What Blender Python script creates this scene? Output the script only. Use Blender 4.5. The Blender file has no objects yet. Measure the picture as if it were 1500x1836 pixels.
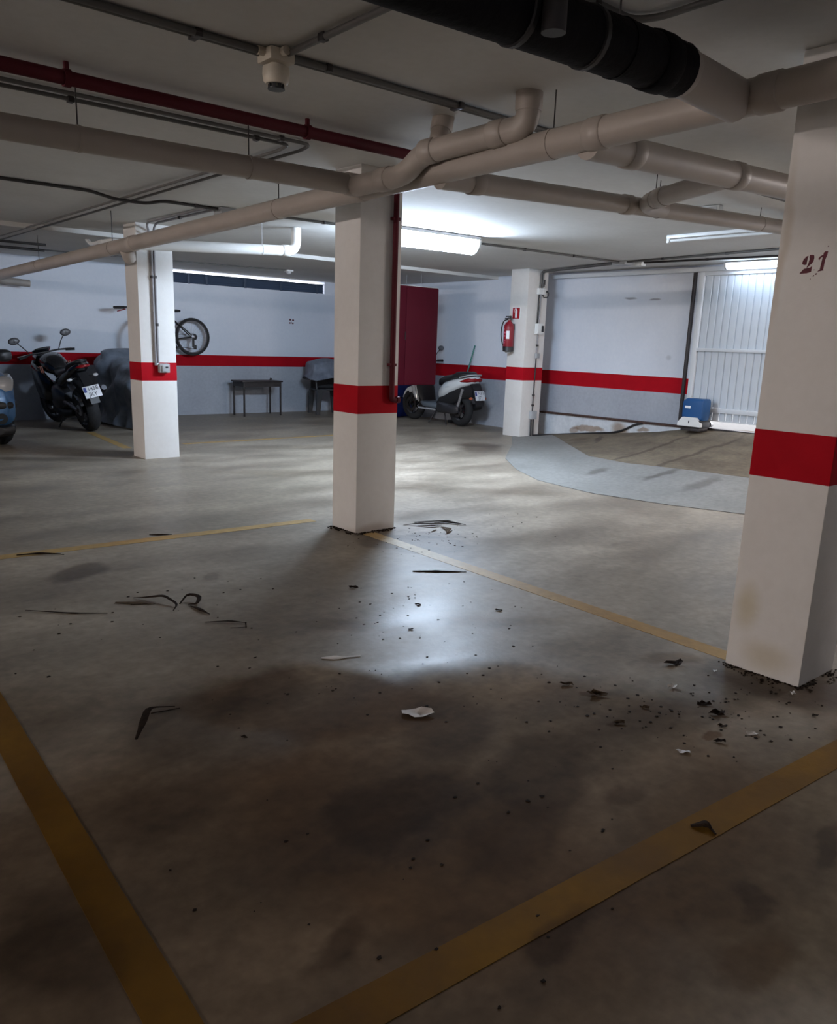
import bpy, bmesh, math, random
from mathutils import Vector, Matrix, noise
C = bpy.context.scene.collection
sc = bpy.context.scene
PI = math.pi
V = Vector

# ------------------------------------------------------------------ camera
cam_d = bpy.data.cameras.new('camera'); cam = bpy.data.objects.new('camera', cam_d); C.objects.link(cam)
F_PX, CY, PITCH, ROLL, YAW, CAM_Z = 1444.06, 958.63, 0.232948, 0.034470, -0.711660, 1.32
c_, s_ = math.cos(YAW), math.sin(YAW)
Rv = V((c_, s_, 0)); Fh = V((-s_, c_, 0))
Fv = Fh * math.cos(PITCH) - V((0, 0, 1)) * math.sin(PITCH)
Uv = Rv.cross(Fv)
cr, sr = math.cos(ROLL), math.sin(ROLL)
Xc, Yc = Rv * cr + Uv * sr, Uv * cr - Rv * sr
M4 = Matrix((Xc, Yc, -Fv)).transposed().to_4x4(); M4.translation = V((0, 0, CAM_Z))
cam.matrix_world = M4
cam_d.sensor_fit = 'VERTICAL'; cam_d.sensor_height = 36.0
cam_d.lens = F_PX / 1836 * 36; cam_d.shift_y = (CY - 918) / 1836
cam_d.clip_start = 0.05
sc.camera = cam

# ------------------------------------------------------------------ world, exposure
w = bpy.data.worlds.new('daylight'); sc.world = w; w.use_nodes = True
bg = w.node_tree.nodes['Background']; bg.inputs[0].default_value = (0.93, 0.93, 1.0, 1); bg.inputs[1].default_value = 4.0
sc.view_settings.view_transform = 'Standard'; sc.view_settings.look = 'None'
sc.view_settings.gamma = 1.0; sc.view_settings.use_curve_mapping = False
sc.view_settings.exposure = -0.15
LAMP_MAIN, LAMP_GATE, FILL_REAR, FILL_SIDE = 205.0, 16.0, 850.0, 270.0  # rear and side strengths drive unseen fill lamps added for the shaded column faces
COOL = (0.76, 0.93, 1.16); WARM = (1.0, 0.89, 0.84)

# ------------------------------------------------------------------ materials
def nodes(name):
    m = bpy.data.materials.new(name); m.use_nodes = True
    nt = m.node_tree; return m, nt, nt.nodes['Principled BSDF']
def mat(name, col, rough=0.5, metal=0.0, var=0.0, scale=8.0, bump=0.0, bscale=60.0, spec=0.5, coat=0.0):
    m, nt, b = nodes(name)
    b.inputs['Base Color'].default_value = (*col, 1); b.inputs['Roughness'].default_value = rough
    b.inputs['Metallic'].default_value = metal; b.inputs['Specular IOR Level'].default_value = spec
    b.inputs['Coat Weight'].default_value = coat
    tc = nt.nodes.new('ShaderNodeTexCoord')
    if var > 0:
        n = nt.nodes.new('ShaderNodeTexNoise'); n.inputs['Scale'].default_value = scale; n.inputs['Detail'].default_value = 5
        nt.links.new(tc.outputs['Object'], n.inputs['Vector'])
        r = nt.nodes.new('ShaderNodeValToRGB')
        r.color_ramp.elements[0].position = 0.3; r.color_ramp.elements[1].position = 0.7
        r.color_ramp.elements[0].color = (*[max(0, v * (1 - var)) for v in col], 1)
        r.color_ramp.elements[1].color = (*[min(1, v * (1 + var)) for v in col], 1)
        nt.links.new(n.outputs['Fac'], r.inputs['Fac']); nt.links.new(r.outputs['Color'], b.inputs['Base Color'])
    if bump > 0:
        n2 = nt.nodes.new('ShaderNodeTexNoise'); n2.inputs['Scale'].default_value = bscale; n2.inputs['Detail'].default_value = 3
        nt.links.new(tc.outputs['Object'], n2.inputs['Vector'])
        bp = nt.nodes.new('ShaderNodeBump'); bp.inputs['Strength'].default_value = bump; bp.inputs['Distance'].default_value = 0.01
        nt.links.new(n2.outputs['Fac'], bp.inputs['Height']); nt.links.new(bp.outputs['Normal'], b.inputs['Normal'])
    return m
def emis(name, col, strength):
    m, nt, b = nodes(name)
    b.inputs['Base Color'].default_value = (0.9, 0.9, 0.9, 1)
    b.inputs['Emission Color'].default_value = (*col, 1); b.inputs['Emission Strength'].default_value = strength
    return m
def stained(name, base_lo, base_hi, rough, stains, noise_scale=1.2, fine=0.25, bump=0.15, bscale=40, rough_var=0.0, distort=0.25, streak=None, spec=None):
    """painted or bare masonry: mottled base colour and a list of stains (x,y,z, sx,sy,sz, rot, (r,g,b), amount, soft)"""
    m, nt, b = nodes(name); N = nt.nodes; L = nt.links
    geo = N.new('ShaderNodeNewGeometry')
    n1 = N.new('ShaderNodeTexNoise'); n1.inputs['Scale'].default_value = noise_scale; n1.inputs['Detail'].default_value = 8; n1.inputs['Roughness'].default_value = 0.62
    if streak:
        mp = N.new('ShaderNodeMapping'); mp.inputs['Scale'].default_value = streak[0]; mp.inputs['Rotation'].default_value = (0, 0, streak[1])
        L.new(geo.outputs['Position'], mp.inputs['Vector']); L.new(mp.outputs['Vector'], n1.inputs['Vector'])
    else:
        L.new(geo.outputs['Position'], n1.inputs['Vector'])
    n2 = N.new('ShaderNodeTexNoise'); n2.inputs['Scale'].default_value = 22; n2.inputs['Detail'].default_value = 6
    L.new(geo.outputs['Position'], n2.inputs['Vector'])
    r = N.new('ShaderNodeValToRGB'); r.color_ramp.elements[0].position = 0.36; r.color_ramp.elements[1].position = 0.66
    r.color_ramp.elements[0].color = (*base_lo, 1); r.color_ramp.elements[1].color = (*base_hi, 1)
    L.new(n1.outputs['Fac'], r.inputs['Fac'])
    mx = N.new('ShaderNodeMix'); mx.data_type = 'RGBA'; mx.blend_type = 'OVERLAY'; mx.inputs['Factor'].default_value = fine
    L.new(r.outputs['Color'], mx.inputs[6]); L.new(n2.outputs['Color'], mx.inputs[7])
    bw = N.new('ShaderNodeRGBToBW'); L.new(n2.outputs['Color'], bw.inputs[0]); L.new(bw.outputs[0], mx.inputs[7])
    col = mx.outputs[2]
    nd = N.new('ShaderNodeTexNoise'); nd.inputs['Scale'].default_value = 2.6; nd.inputs['Detail'].default_value = 6
    L.new(geo.outputs['Position'], nd.inputs['Vector'])
    sb = N.new('ShaderNodeVectorMath'); sb.operation = 'SUBTRACT'; sb.inputs[1].default_value = (0.5, 0.5, 0.5); L.new(nd.outputs['Color'], sb.inputs[0])
    scn = N.new('ShaderNodeVectorMath'); scn.operation = 'SCALE'; scn.inputs['Scale'].default_value = distort; L.new(sb.outputs[0], scn.inputs[0])
    ad = N.new('ShaderNodeVectorMath'); ad.operation = 'ADD'; L.new(geo.outputs['Position'], ad.inputs[0]); L.new(scn.outputs[0], ad.inputs[1])
    matte = None
    for st_ in stains:
        x, y, z, sx, sy, sz, rot, c, amt, soft = st_[:10]
        mp = N.new('ShaderNodeMapping'); mp.vector_type = 'TEXTURE'
        mp.inputs['Location'].default_value = (x, y, z); mp.inputs['Rotation'].default_value = (0, 0, rot); mp.inputs['Scale'].default_value = (sx, sy, sz)
        L.new(ad.outputs[0], mp.inputs['Vector'])
        ln = N.new('ShaderNodeVectorMath'); ln.operation = 'LENGTH'; L.new(mp.outputs[0], ln.inputs[0])
        mr = N.new('ShaderNodeMapRange'); mr.interpolation_type = 'SMOOTHSTEP'
        mr.inputs['From Min'].default_value = 1.0; mr.inputs['From Max'].default_value = 1 - soft
        mr.inputs['To Min'].default_value = 0; mr.inputs['To Max'].default_value = amt
        L.new(ln.outputs['Value'], mr.inputs['Value'])
        mk = N.new('ShaderNodeMix'); mk.data_type = 'RGBA'; mk.blend_type = 'MULTIPLY'
        mk.inputs[7].default_value = (*c, 1)
        L.new(mr.outputs['Result'], mk.inputs['Factor']); L.new(col, mk.inputs[6]); col = mk.outputs[2]
        if len(st_) > 10:
            sm = N.new('ShaderNodeMath'); sm.operation = 'MULTIPLY'; sm.inputs[1].default_value = st_[10] / amt; L.new(mr.outputs['Result'], sm.inputs[0])
            if matte is None: matte = sm.outputs[0]
            else:
                mm = N.new('ShaderNodeMath'); mm.operation = 'MAXIMUM'; L.new(matte, mm.inputs[0]); L.new(sm.outputs[0], mm.inputs[1]); matte = mm.outputs[0]
    if spec is not None: b.inputs['Specular IOR Level'].default_value = spec
    L.new(col, b.inputs['Base Color'])
    if rough_var:
        rr = N.new('ShaderNodeMapRange'); rr.inputs['From Min'].default_value = 0.35; rr.inputs['From Max'].default_value = 0.65
        rr.inputs['To Min'].default_value = rough - rough_var; rr.inputs['To Max'].default_value = rough + rough_var
        L.new(n1.outputs['Fac'], rr.inputs['Value']); ro = rr.outputs['Result']
        if matte is not None:
            am = N.new('ShaderNodeMath'); am.operation = 'ADD'; am.use_clamp = True; L.new(ro, am.inputs[0]); L.new(matte, am.inputs[1]); ro = am.outputs[0]
            sp = N.new('ShaderNodeMapRange'); sp.inputs['To Min'].default_value = 0.17; sp.inputs['To Max'].default_value = 0.12; L.new(matte, sp.inputs['Value']); L.new(sp.outputs['Result'], b.inputs['Specular IOR Level'])
        L.new(ro, b.inputs['Roughness'])
    else:
        b.inputs['Roughness'].default_value = rough
    nb = N.new('ShaderNodeTexNoise'); nb.inputs['Scale'].default_value = bscale; nb.inputs['Detail'].default_value = 4
    L.new(geo.outputs['Position'], nb.inputs['Vector'])
    bp = N.new('ShaderNodeBump'); bp.inputs['Strength'].default_value = bump; bp.inputs['Distance'].default_value = 0.008
    L.new(nb.outputs['Fac'], bp.inputs['Height']); L.new(bp.outputs['Normal'], b.inputs['Normal'])
    return m

DK = (0.42, 0.38, 0.36); MD = (0.6, 0.56, 0.52); BR = (0.55, 0.42, 0.30); LT = (1.0, 1.0, 1.0)
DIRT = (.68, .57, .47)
floor_stains = [
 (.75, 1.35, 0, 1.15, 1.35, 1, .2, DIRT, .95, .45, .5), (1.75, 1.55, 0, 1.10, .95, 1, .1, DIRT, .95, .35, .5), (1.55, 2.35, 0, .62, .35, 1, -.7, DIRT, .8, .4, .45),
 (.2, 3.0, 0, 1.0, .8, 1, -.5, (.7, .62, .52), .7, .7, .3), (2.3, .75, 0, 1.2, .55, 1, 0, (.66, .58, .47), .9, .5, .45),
 (1.39, 4.53, 0, .27, .16, 1, .7, DK, .9, .35), (1.98, 4.04, 0, .13, .08, 1, .7, DK, .6, .5),
 (1.10, 2.50, 0, .38, .26, 1, .7, DK, .75, .6), (1.42, 2.52, 0, .30, .20, 1, .7, DK, .75, .6), (0.85, 2.05, 0, .32, .22, 1, .5, DK, .65, .7),
 (1.38, 1.62, 0, .30, .20, 1, .2, DK, .7, .35), (1.84, 1.48, 0, .40, .22, 1, .3, DK, .7, .5), (1.85, 1.95, 0, .34, .20, 1, .6, DK, .65, .5),
 (1.55, 1.30, 0, .26, .14, 1, .3, DK, .6, .5), (0.40, 1.65, 0, .16, .30, 1, 0, DK, .8, .6), (1.92, 1.21, 0, .10, .06, 1, 0, DK, .6, .6),
 (2.35, 1.50, 0, .36, .14, 1, -.4, DK, .55, .7), (1.78, .81, 0, .10, .07, 1, 0, DK, .7, .5), (1.30, .95, 0, .14, .07, 1, .3, DK, .7, .5),
 (2.2, .78, 0, .16, .05, 1, .3, DK, .7, .5), (1.62, .68, 0, .18, .09, 1, .3, BR, .6, .6), (.85, 1.28, 0, .14, .06, 1, .6, DK, .7, .6),
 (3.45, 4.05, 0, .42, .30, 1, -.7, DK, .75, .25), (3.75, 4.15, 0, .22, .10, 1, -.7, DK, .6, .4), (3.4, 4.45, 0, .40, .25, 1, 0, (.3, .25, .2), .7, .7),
 (3.1, 1.45, 0, .30, .40, 1, 0, (.35, .26, .19), .8, .8), (3.38, 1.14, 0, .42, .24, 1, -.1, (.24, .17, .12), .9, .7), (3.06, 1.40, 0, .16, .30, 1, 0, (.3, .22, .16), .85, .8), (2.75, 1.40, 0, .40, .20, 1, -.5, BR, .6, .8), (3.05, 1.85, 0, .22, .10, 1, -.6, BR, .8, .6),
 (2.46, 1.77, 0, .07, .035, 1, -.7, BR, .9, .4), (2.50, 1.26, 0, .045, .03, 1, -.7, BR, .9, .4), (2.33, 1.55, 0, .05, .04, 1, 0, BR, .8, .5),
 (7.6, 7.6, 0, .7, .35, 1, .7, DK, .8, .5), (5.6, 8.6, 0, 1.3, .3, 1, -.4, MD, .6, .7), (4.2, 7.0, 0, 1.0, .25, 1, -.5, MD, .6, .7),
 (5.3, 5.2, 0, 1.3, .25, 1, -.7, MD, .5, .8), (2.2, 2.9, 0, .5, .10, 1, -.7, BR, .7, .7), (2.75, 2.6, 0, .5, .12, 1, -.6, BR, .6, .7),
 (2.6, 8.9, 0, .9, .18, 1, -.6, (.4, .36, .33), .7, .5),
]
M = {}
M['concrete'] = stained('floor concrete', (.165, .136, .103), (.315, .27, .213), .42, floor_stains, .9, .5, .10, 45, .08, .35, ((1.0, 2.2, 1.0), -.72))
M['apron'] = stained('apron concrete', (.165, .162, .15), (.22, .215, .20), .7, [(7.1, 5.3, 0, .35, .12, 2, .1, DK, .8, .7), (7.4, 4.7, 0, .6, .08, 2, .1, DK, .8, .7), (7.3, 4.2, 0, .6, .10, 2, .1, DK, .7, .7)], 1.6, .4, .15, 40, .08, .3)
M['ramp'] = stained('ramp concrete', (.095, .072, .046), (.165, .132, .088), .9, [(8.6, 5.6, .1, 1.4, .05, 2, .05, DK, .8, .6), (8.5, 5.0, .1, 1.5, .06, 2, .0, DK, .8, .6), (9.2, 6.9, .1, .5, .05, 2, .5, DK, .9, .5), (9.2, 7.2, .05, .25, .2, 2, 0, BR, .6, .6)], 2.2, .5, .5, 30, 0, .25)
M['ceiling'] = stained('ceiling paint', (.57, .56, .535), (.64, .63, .605), .8, [], .8, .12, .06, 90)
M['wall'] = stained('wall paint', (.65, .70, .78), (.71, .76, .84), .65,
   [(9.85, 7.05, 2.03, 1, .14, .02, 0, (.35, .33, .33), .8, .6), (9.85, 6.65, 2.01, 1, .12, .018, 0, (.35, .33, .33), .8, .6), (9.85, 6.35, 1.25, 1, .06, .05, 0, (.6, .6, .6), .5, .7),
    (9.85, 6.3, 1.2, 1, .5, .6, 0, (.86, .85, .84), .6, .9)], .7, .15, .05, 80, 0, .06)
M['wall_low'] = stained('grey lower wall paint', (.33, .355, .40), (.38, .41, .455), .65, [], 1.5, .2, .05, 80)
M['column'] = stained('column paint', (.64, .62, .59), (.70, .68, .65), .7,
   [(3.2, 1.56, .28, .3, .08, .16, 0, (.74, .67, .48), .75, .9), (3.2, 1.45, .08, .3, .16, .10, 0, (.74, .66, .48), .6, .9), (3.2, 1.61, 1.75, .05, .03, .45, 0, (.72, .62, .5), .6, .9),
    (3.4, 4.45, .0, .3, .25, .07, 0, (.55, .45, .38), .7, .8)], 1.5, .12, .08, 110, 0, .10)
M['curb'] = stained('peeling curb paint', (.52, .55, .58), (.62, .65, .68), .75, [(9.8, 7.55, .16, 1, .34, .05, 0, (.50, .36, .26), .9, .4), (9.8, 7.0, .2, 1, .16, .16, 0, (.52, .38, .28), .9, .6), (9.8, 6.6, .24, 1, .14, .04, 0, (.52, .38, .28), .9, .4), (9.8, 7.8, .12, 1, .1, .05, 0, (.5, .36, .26), .8, .4)], 5, .3, .3, 60, 0, .2)
M['red_paint'] = mat('red band paint', (.36, .003, .010), .75, 0, .08, 6, 0, 1, .12)
M['locker'] = mat('dark red locker enamel', (.075, .003, .011), .6, 0, .06, 3, 0, 1, .2)
M['red_steel'] = mat('red steel', (.22, .006, .016), .45, 0, .08, 3)
M['red_pipe'] = mat('red pipe paint', (.085, .004, .011), .7, 0, .1, 6, 0, 1, .3)
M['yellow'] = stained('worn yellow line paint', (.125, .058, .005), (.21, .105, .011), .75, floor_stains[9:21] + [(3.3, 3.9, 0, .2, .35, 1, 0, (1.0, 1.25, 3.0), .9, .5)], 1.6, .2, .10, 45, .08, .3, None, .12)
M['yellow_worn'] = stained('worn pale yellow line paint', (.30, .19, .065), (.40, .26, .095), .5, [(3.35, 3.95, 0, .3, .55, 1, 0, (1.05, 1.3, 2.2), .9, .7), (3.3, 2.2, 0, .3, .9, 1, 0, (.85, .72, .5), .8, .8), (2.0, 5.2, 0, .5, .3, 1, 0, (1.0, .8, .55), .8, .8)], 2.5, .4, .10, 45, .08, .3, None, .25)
M['pvc'] = mat('cream pipe plastic', (.37, .325, .285), .45, 0, .06, 4)
M['pvc_white'] = mat('white pipe plastic', (.78, .78, .76), .4)
M['sleeve'] = mat('black pipe sleeve', (.0035, .003, .0045), .75, 0, .3, 20, .3, 40, .15)
M['downpipe'] = mat('dark grey downpipe', (.035, .032, .036), .6)
M['conduit_lit'] = mat('lamplit grey conduit', (.26, .25, .26), .5, 0, .1, 8)  # paler copy of the grey conduit, lamplight put into its colour
M['conduit'] = mat('grey conduit', (.105, .10, .095), .5, 0, .1, 8)
M['steel'] = mat('galvanised steel', (.45, .45, .46), .4, .7)
M['darksteel'] = mat('dark steel', (.035, .03, .03), .5, .3, .3, 15)
M['rust'] = mat('rusted steel', (.06, .03, .022), .7, .2, .5, 18)
M['black'] = mat('black plastic', (.012, .012, .014), .45)
M['blackgloss'] = mat('black gloss paint', (.008, .008, .010), .2, 0, 0, 1, 0, 1, .5, .5)
M['rubber'] = mat('tyre rubber', (.014, .014, .015), .8, 0, .2, 30, .3, 90)
M['white_plastic'] = mat('white plastic', (.70, .71, .70), .4)
M['grey_plastic'] = mat('grey plastic', (.35, .36, .37), .5)
M['ivory'] = mat('ivory plastic', (.62, .56, .46), .45)
M['gate'] = mat('white gate enamel', (.52, .57, .62), .4, 0, .04, 3)
M['gate_frame'] = mat('white gate frame enamel', (.62, .65, .68), .4)
M['blue_box'] = mat('blue motor housing', (.012, .075, .22), .4, 0, .05, 5)
M['blue_pack'] = mat('blue wrapped pack', (.008, .03, .22), .35, 0, .5, 9)
M['car_blue'] = mat('blue car paint', (.04, .15, .34), .28, .3, 0, 1, 0, 1, .5, .8)
M['glass_dark'] = mat('dark glass', (.02, .025, .03), .06)
M['lens'] = mat('clear lamp lens', (.55, .55, .56), .12)
M['mirror_glass'] = mat('dull mirror glass', (.12, .12, .13), .35)
M['red_lens'] = mat('red tail lens', (.25, .008, .012), .2)
M['orange'] = mat('orange reflective trim', (.45, .11, .05), .4)
M['white_gloss'] = mat('white scooter paint', (.72, .75, .76), .22, 0, 0, 1, 0, 1, .5, .6)
M['chrome'] = mat('chrome', (.7, .7, .7), .15, 1)
M['alloy'] = mat('dark alloy', (.10, .10, .11), .3, .8)
M['tarp'] = mat('slate grey tarpaulin', (.17, .20, .25), .5, 0, .35, 7, .5, 12)
M['tarp2'] = mat('grey cover sheet', (.13, .15, .19), .6, 0, .25, 9, .3, 25)
M['seatgrey'] = mat('grey rubber mat', (.09, .11, .13), .7)
M['louvre'] = mat('navy louvre metal', (.055, .08, .125), .4, .3)
M['twig'] = mat('dry brown leaf', (.022, .014, .010), .85, 0, .4, 40, 0, 1, .08)
M['twig_light'] = mat('faded brown leaf', (.07, .048, .03), .85, 0, .4, 40, 0, 1, .08)
M['paper'] = mat('white paper scrap', (.62, .58, .54), .8, 0, .12, 20)
M['plate'] = mat('plate white', (.75, .76, .78), .4)
M['ink'] = mat('black ink', (.015, .015, .02), .6)
M['plate_blue'] = mat('plate blue', (.01, .03, .22), .5)
M['sign_red'] = mat('sign red', (.32, .008, .012), .4)
M['stencil'] = mat('dark red stencil paint', (.085, .004, .014), .7, 0, .3, 60)
M['green_stick'] = mat('green handle plastic', (.03, .19, .16), .4)
M['soil'] = mat('dark soil crumbs', (.022, .014, .010), .9, 0, .4, 80, 0, 1, .08)
M['housing'] = mat('lamp housing grey', (.5, .5, .5), .5)
M['diff_main'] = emis('lit cool diffuser', COOL, LAMP_MAIN)
M['diff_gate'] = emis('lit gate diffuser', COOL, LAMP_GATE)
M['fill_side'] = emis('added side fill diffuser', WARM, FILL_SIDE)
M['fill_rear'] = emis('added rear fill diffuser', WARM, FILL_REAR)
M['led_yellow'] = emis('yellow indicator', (1, .8, .1), .6)

# ------------------------------------------------------------------ mesh helpers
class MB:
    def __init__(s): s.b = bmesh.new()
    def box(s, lo, hi, bev=0.0, rot=0.0, piv=None):
        lo, hi = V(lo), V(hi); c = (lo + hi) / 2; d = hi - lo
        r = bmesh.ops.create_cube(s.b, size=1.0); vs = r['verts']
        for v in vs: v.co = V((v.co.x * d.x, v.co.y * d.y, v.co.z * d.z)) + c
        if bev > 0:
            es = list({e for v in vs for e in v.link_edges})
            rr = bmesh.ops.bevel(s.b, geom=es, offset=bev, segments=2, affect='EDGES', profile=0.6)
            vs = rr['verts']
        if rot:
            p = V(piv) if piv else c
            bmesh.ops.rotate(s.b, verts=list({v for v in vs}), cent=p, matrix=Matrix.Rotation(rot, 3, 'Z'))
        return s
    def cyl(s, p0, p1, r, seg=16, r2=None):
        p0, p1 = V(p0), V(p1); d = p1 - p0
        q = d.to_track_quat('Z', 'Y').to_matrix().to_4x4(); q.translation = (p0 + p1) / 2
        bmesh.ops.create_cone(s.b, cap_ends=True, segments=seg, radius1=r, radius2=r if r2 is None else r2, depth=d.length, matrix=q)
        return s
    def tube(s, path, r, seg=10, caps=True, flat=1.0):
        path = [V(p) for p in path]; rings = []
        up = None
        for i, p in enumerate(path):
            if i == 0: t = path[1] - p
            elif i == len(path) - 1: t = p - path[i - 1]
            else: t = (path[i + 1] - p).normalized() + (p - path[i - 1]).normalized()
            t.normalize()
            if up is None:
                up = V((0, 0, 1)) if abs(t.z) < 0.9 else V((1, 0, 0))
            a = t.cross(up)
            if a.length < 1e-4: a = t.orthogonal()
            a.normalize(); up = a.cross(t).normalized()
            rad = r[i] if isinstance(r, (list, tuple)) else r
            rings.append([s.b.verts.new(p + a * math.cos(2 * PI * k / seg) * rad + up * math.sin(2 * PI * k / seg) * rad * flat) for k in range(seg)])
        for i in range(len(rings) - 1):
            for k in range(seg):
                s.b.faces.new((rings[i][k], rings[i][(k + 1) % seg], rings[i + 1][(k + 1) % seg], rings[i + 1][k]))
        if caps:
            s.b.faces.new(rings[0][::-1]); s.b.faces.new(rings[-1])
        return s
    def lathe(s, prof, org=(0, 0, 0), axis=(0, 0, 1), seg=20):
        ax = V(axis).normalized(); a = ax.orthogonal().normalized(); b = ax.cross(a); o = V(org)
        rings = []
        for (r, h) in prof:
            rings.append([s.b.verts.new(o + ax * h + (a * math.cos(2 * PI * k / seg) + b * math.sin(2 * PI * k / seg)) * max(r, 1e-4)) for k in range(seg)])
        for i in range(len(rings) - 1):
            for k in range(seg):
                s.b.faces.new((rings[i][k], rings[i][(k + 1) % seg], rings[i + 1][(k + 1) % seg], rings[i + 1][k]))
        if prof[0] != prof[-1]:
            s.b.faces.new(rings[0][::-1]); s.b.faces.new(rings[-1])
        return s
    def loft(s, secs, seg=20, n=2.4):
        """sections along local X: (x, y, z, half width, half height[, exponent])"""
        rings = []
        for q in secs:
            x, y, z, hw, hh = q[:5]; e = 2.0 / (q[5] if len(q) > 5 else n)
            ring = []
            for k in range(seg):
                t = 2 * PI * k / seg; cs, sn = math.cos(t), math.sin(t)
                ring.append(s.b.verts.new((x, y + hw * math.copysign(abs(cs) ** e, cs), z + hh * math.copysign(abs(sn) ** e, sn))))
            rings.append(ring)
        for i in range(len(rings) - 1):
            for k in range(seg):
                s.b.faces.new((rings[i][k], rings[i][(k + 1) % seg], rings[i + 1][(k + 1) % seg], rings[i + 1][k]))
        s.b.faces.new(rings[0][::-1]); s.b.faces.new(rings[-1])
        return s
    def prism(s, pts, axis, a, b):
        """polygon pts (2D) extruded along axis from a to b; the other two axes in x,y,z order"""
        def P(p, h):
            return {'x': V((h, p[0], p[1])), 'y': V((p[0], h, p[1])), 'z': V((p[0], p[1], h))}[axis]
        v0 = [s.b.verts.new(P(p, a)) for p in pts]; v1 = [s.b.verts.new(P(p, b)) for p in pts]; n = len(pts)
        s.b.faces.new(v0); s.b.faces.new(v1[::-1])
        for i in range(n): s.b.faces.new((v0[i], v1[i], v1[(i + 1) % n], v0[(i + 1) % n]))
        return s
    def sphere(s, c, r, sc3=(1, 1, 1), seg=16):
        m = Matrix.Translation(V(c)) @ Matrix.Diagonal((r * sc3[0], r * sc3[1], r * sc3[2], 1))
        bmesh.ops.create_uvsphere(s.b, u_segments=seg, v_segments=seg // 2 + 2, radius=1, matrix=m); return s
    def xf(s, m): bmesh.ops.transform(s.b, matrix=m, verts=s.b.verts[:]); return s
    def mesh(s, name, m, smooth=35):
        bmesh.ops.recalc_face_normals(s.b, faces=s.b.faces[:])
        me = bpy.data.meshes.new(name); s.b.to_mesh(me); s.b.free()
        if m: me.materials.append(m)
        if smooth:
            me.polygons.foreach_set('use_smooth', [True] * len(me.polygons))
            me.set_sharp_from_angle(angle=math.radians(smooth))
        return me
    def obj(s, name, m, parent=None, smooth=35):
        o = bpy.data.objects.new(name, s.mesh(name, m, smooth)); C.objects.link(o)
        if parent: o.parent = parent
        return o
def inst(name, me, parent=None, loc=(0, 0, 0), rot=(0, 0, 0)):
    o = bpy.data.objects.new(name, me); C.objects.link(o); o.location = loc; o.rotation_euler = rot
    if parent: o.parent = parent
    return o
def tag(o, label, cat, group=None):
    o['label'] = label; o['category'] = cat
    if group: o['group'] = group
    return o
def thing(name, label, cat, loc=(0, 0, 0), rz=0.0, group=None):
    o = bpy.data.objects.new(name, None); C.objects.link(o); o.location = loc; o.rotation_euler = (0, 0, rz)
    return tag(o, label, cat, group)
def struct(o, label=None):
    o['kind'] = 'structure'
    if label: o['label'] = label
    return o
def stuff(o): o['kind'] = 'stuff'; return o
def bend(path, r, n=6):
    """round the corners of a polyline"""
    P = [V(p) for p in path]; out = [P[0]]
    for i in range(1, len(P) - 1):
        a, b, c = P[i - 1], P[i], P[i + 1]
        d1, d2 = (a - b), (c - b); rr = min(r, d1.length * .49, d2.length * .49)
        p0, p1 = b + d1.normalized() * rr, b + d2.normalized() * rr
        for k in range(n + 1):
            t = k / n; out.append(p0 * (1 - t) ** 2 + b * 2 * t * (1 - t) + p1 * t * t)
    out.append(P[-1]); return out
def text_mesh(name, txt, size, m, parent, mw, depth=0.0006):
    cu = bpy.data.curves.new(name, 'FONT'); cu.body = txt; cu.size = size; cu.align_x = 'CENTER'; cu.align_y = 'CENTER'; cu.extrude = depth; cu.resolution_u = 3
    t = bpy.data.objects.new('tmp', cu); C.objects.link(t)
    dg = bpy.context.evaluated_depsgraph_get(); me = bpy.data.meshes.new_from_object(t.evaluated_get(dg))
    C.objects.unlink(t); bpy.data.objects.remove(t); bpy.data.curves.remove(cu)
    me.materials.clear(); me.materials.append(m)
    me.transform(mw)
    o = bpy.data.objects.new(name, me); C.objects.link(o); o.parent = parent; return o
def frame(o, x, y):  # matrix from origin, x axis, y axis
    x, y = V(x).normalized(), V(y).normalized(); z = x.cross(y).normalized(); y = z.cross(x)
    m = Matrix((x, y, z)).transposed().to_4x4(); m.translation = V(o); return m

# ------------------------------------------------------------------ structure
CZ, CZ2, STEP = 2.423, 2.375, 9.65
X0, X1, Y0, Y1 = -14.0, 9.85, -5.0, 13.1
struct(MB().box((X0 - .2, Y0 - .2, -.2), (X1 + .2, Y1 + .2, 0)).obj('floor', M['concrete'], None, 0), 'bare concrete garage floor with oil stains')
struct(MB().box((X0 - .2, Y0 - .2, CZ), (X1 + .2, STEP, CZ + .25)).box((X0 - .2, STEP, CZ2), (X1 + .2, Y1 + .2, CZ + .25)).obj('ceiling', M['ceiling'], None, 0), 'off-white painted ceiling slab with a low step at the back')
# left wall (the long far wall with the louvre window)
WX0, WX1, WZ0, WZ1 = 5.35, 8.78, 2.155, 2.368
wl = struct(MB().box((X0, Y1, -.1), (WX0, Y1 + .2, CZ)).box((WX1, Y1, -.1), (X1, Y1 + .2, CZ)).box((WX0, Y1, -.1), (WX1, Y1 + .2, WZ0)).box((WX0, Y1, WZ1), (WX1, Y1 + .2, CZ)).obj('wall_left', M['wall'], None, 0), 'white far wall with red band and high louvre window')
MB().box((X0, Y1 - .0015, .822), (X1, Y1 + .01, 1.005)).obj('painted_band', M['red_paint'], wl, 0)
MB().box((X0, Y1 - .001, .0), (X1, Y1 + .01, .822)).obj('lower_wall_paint', M['wall_low'], wl, 0)
mk = MB()
for (x, z, wd, ht) in ((8.035, 1.662, .035, .030), (8.095, 1.656, .040, .026), (8.03, 1.605, .022, .028), (8.058, 1.612, .010, .034), (8.09, 1.600, .030, .026)):
    mk.box((x - wd / 2, Y1 - .0012, z - ht / 2), (x + wd / 2, Y1 + .002, z + ht / 2))
mk.obj('stencil_mark', M['stencil'], wl, 0)
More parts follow.
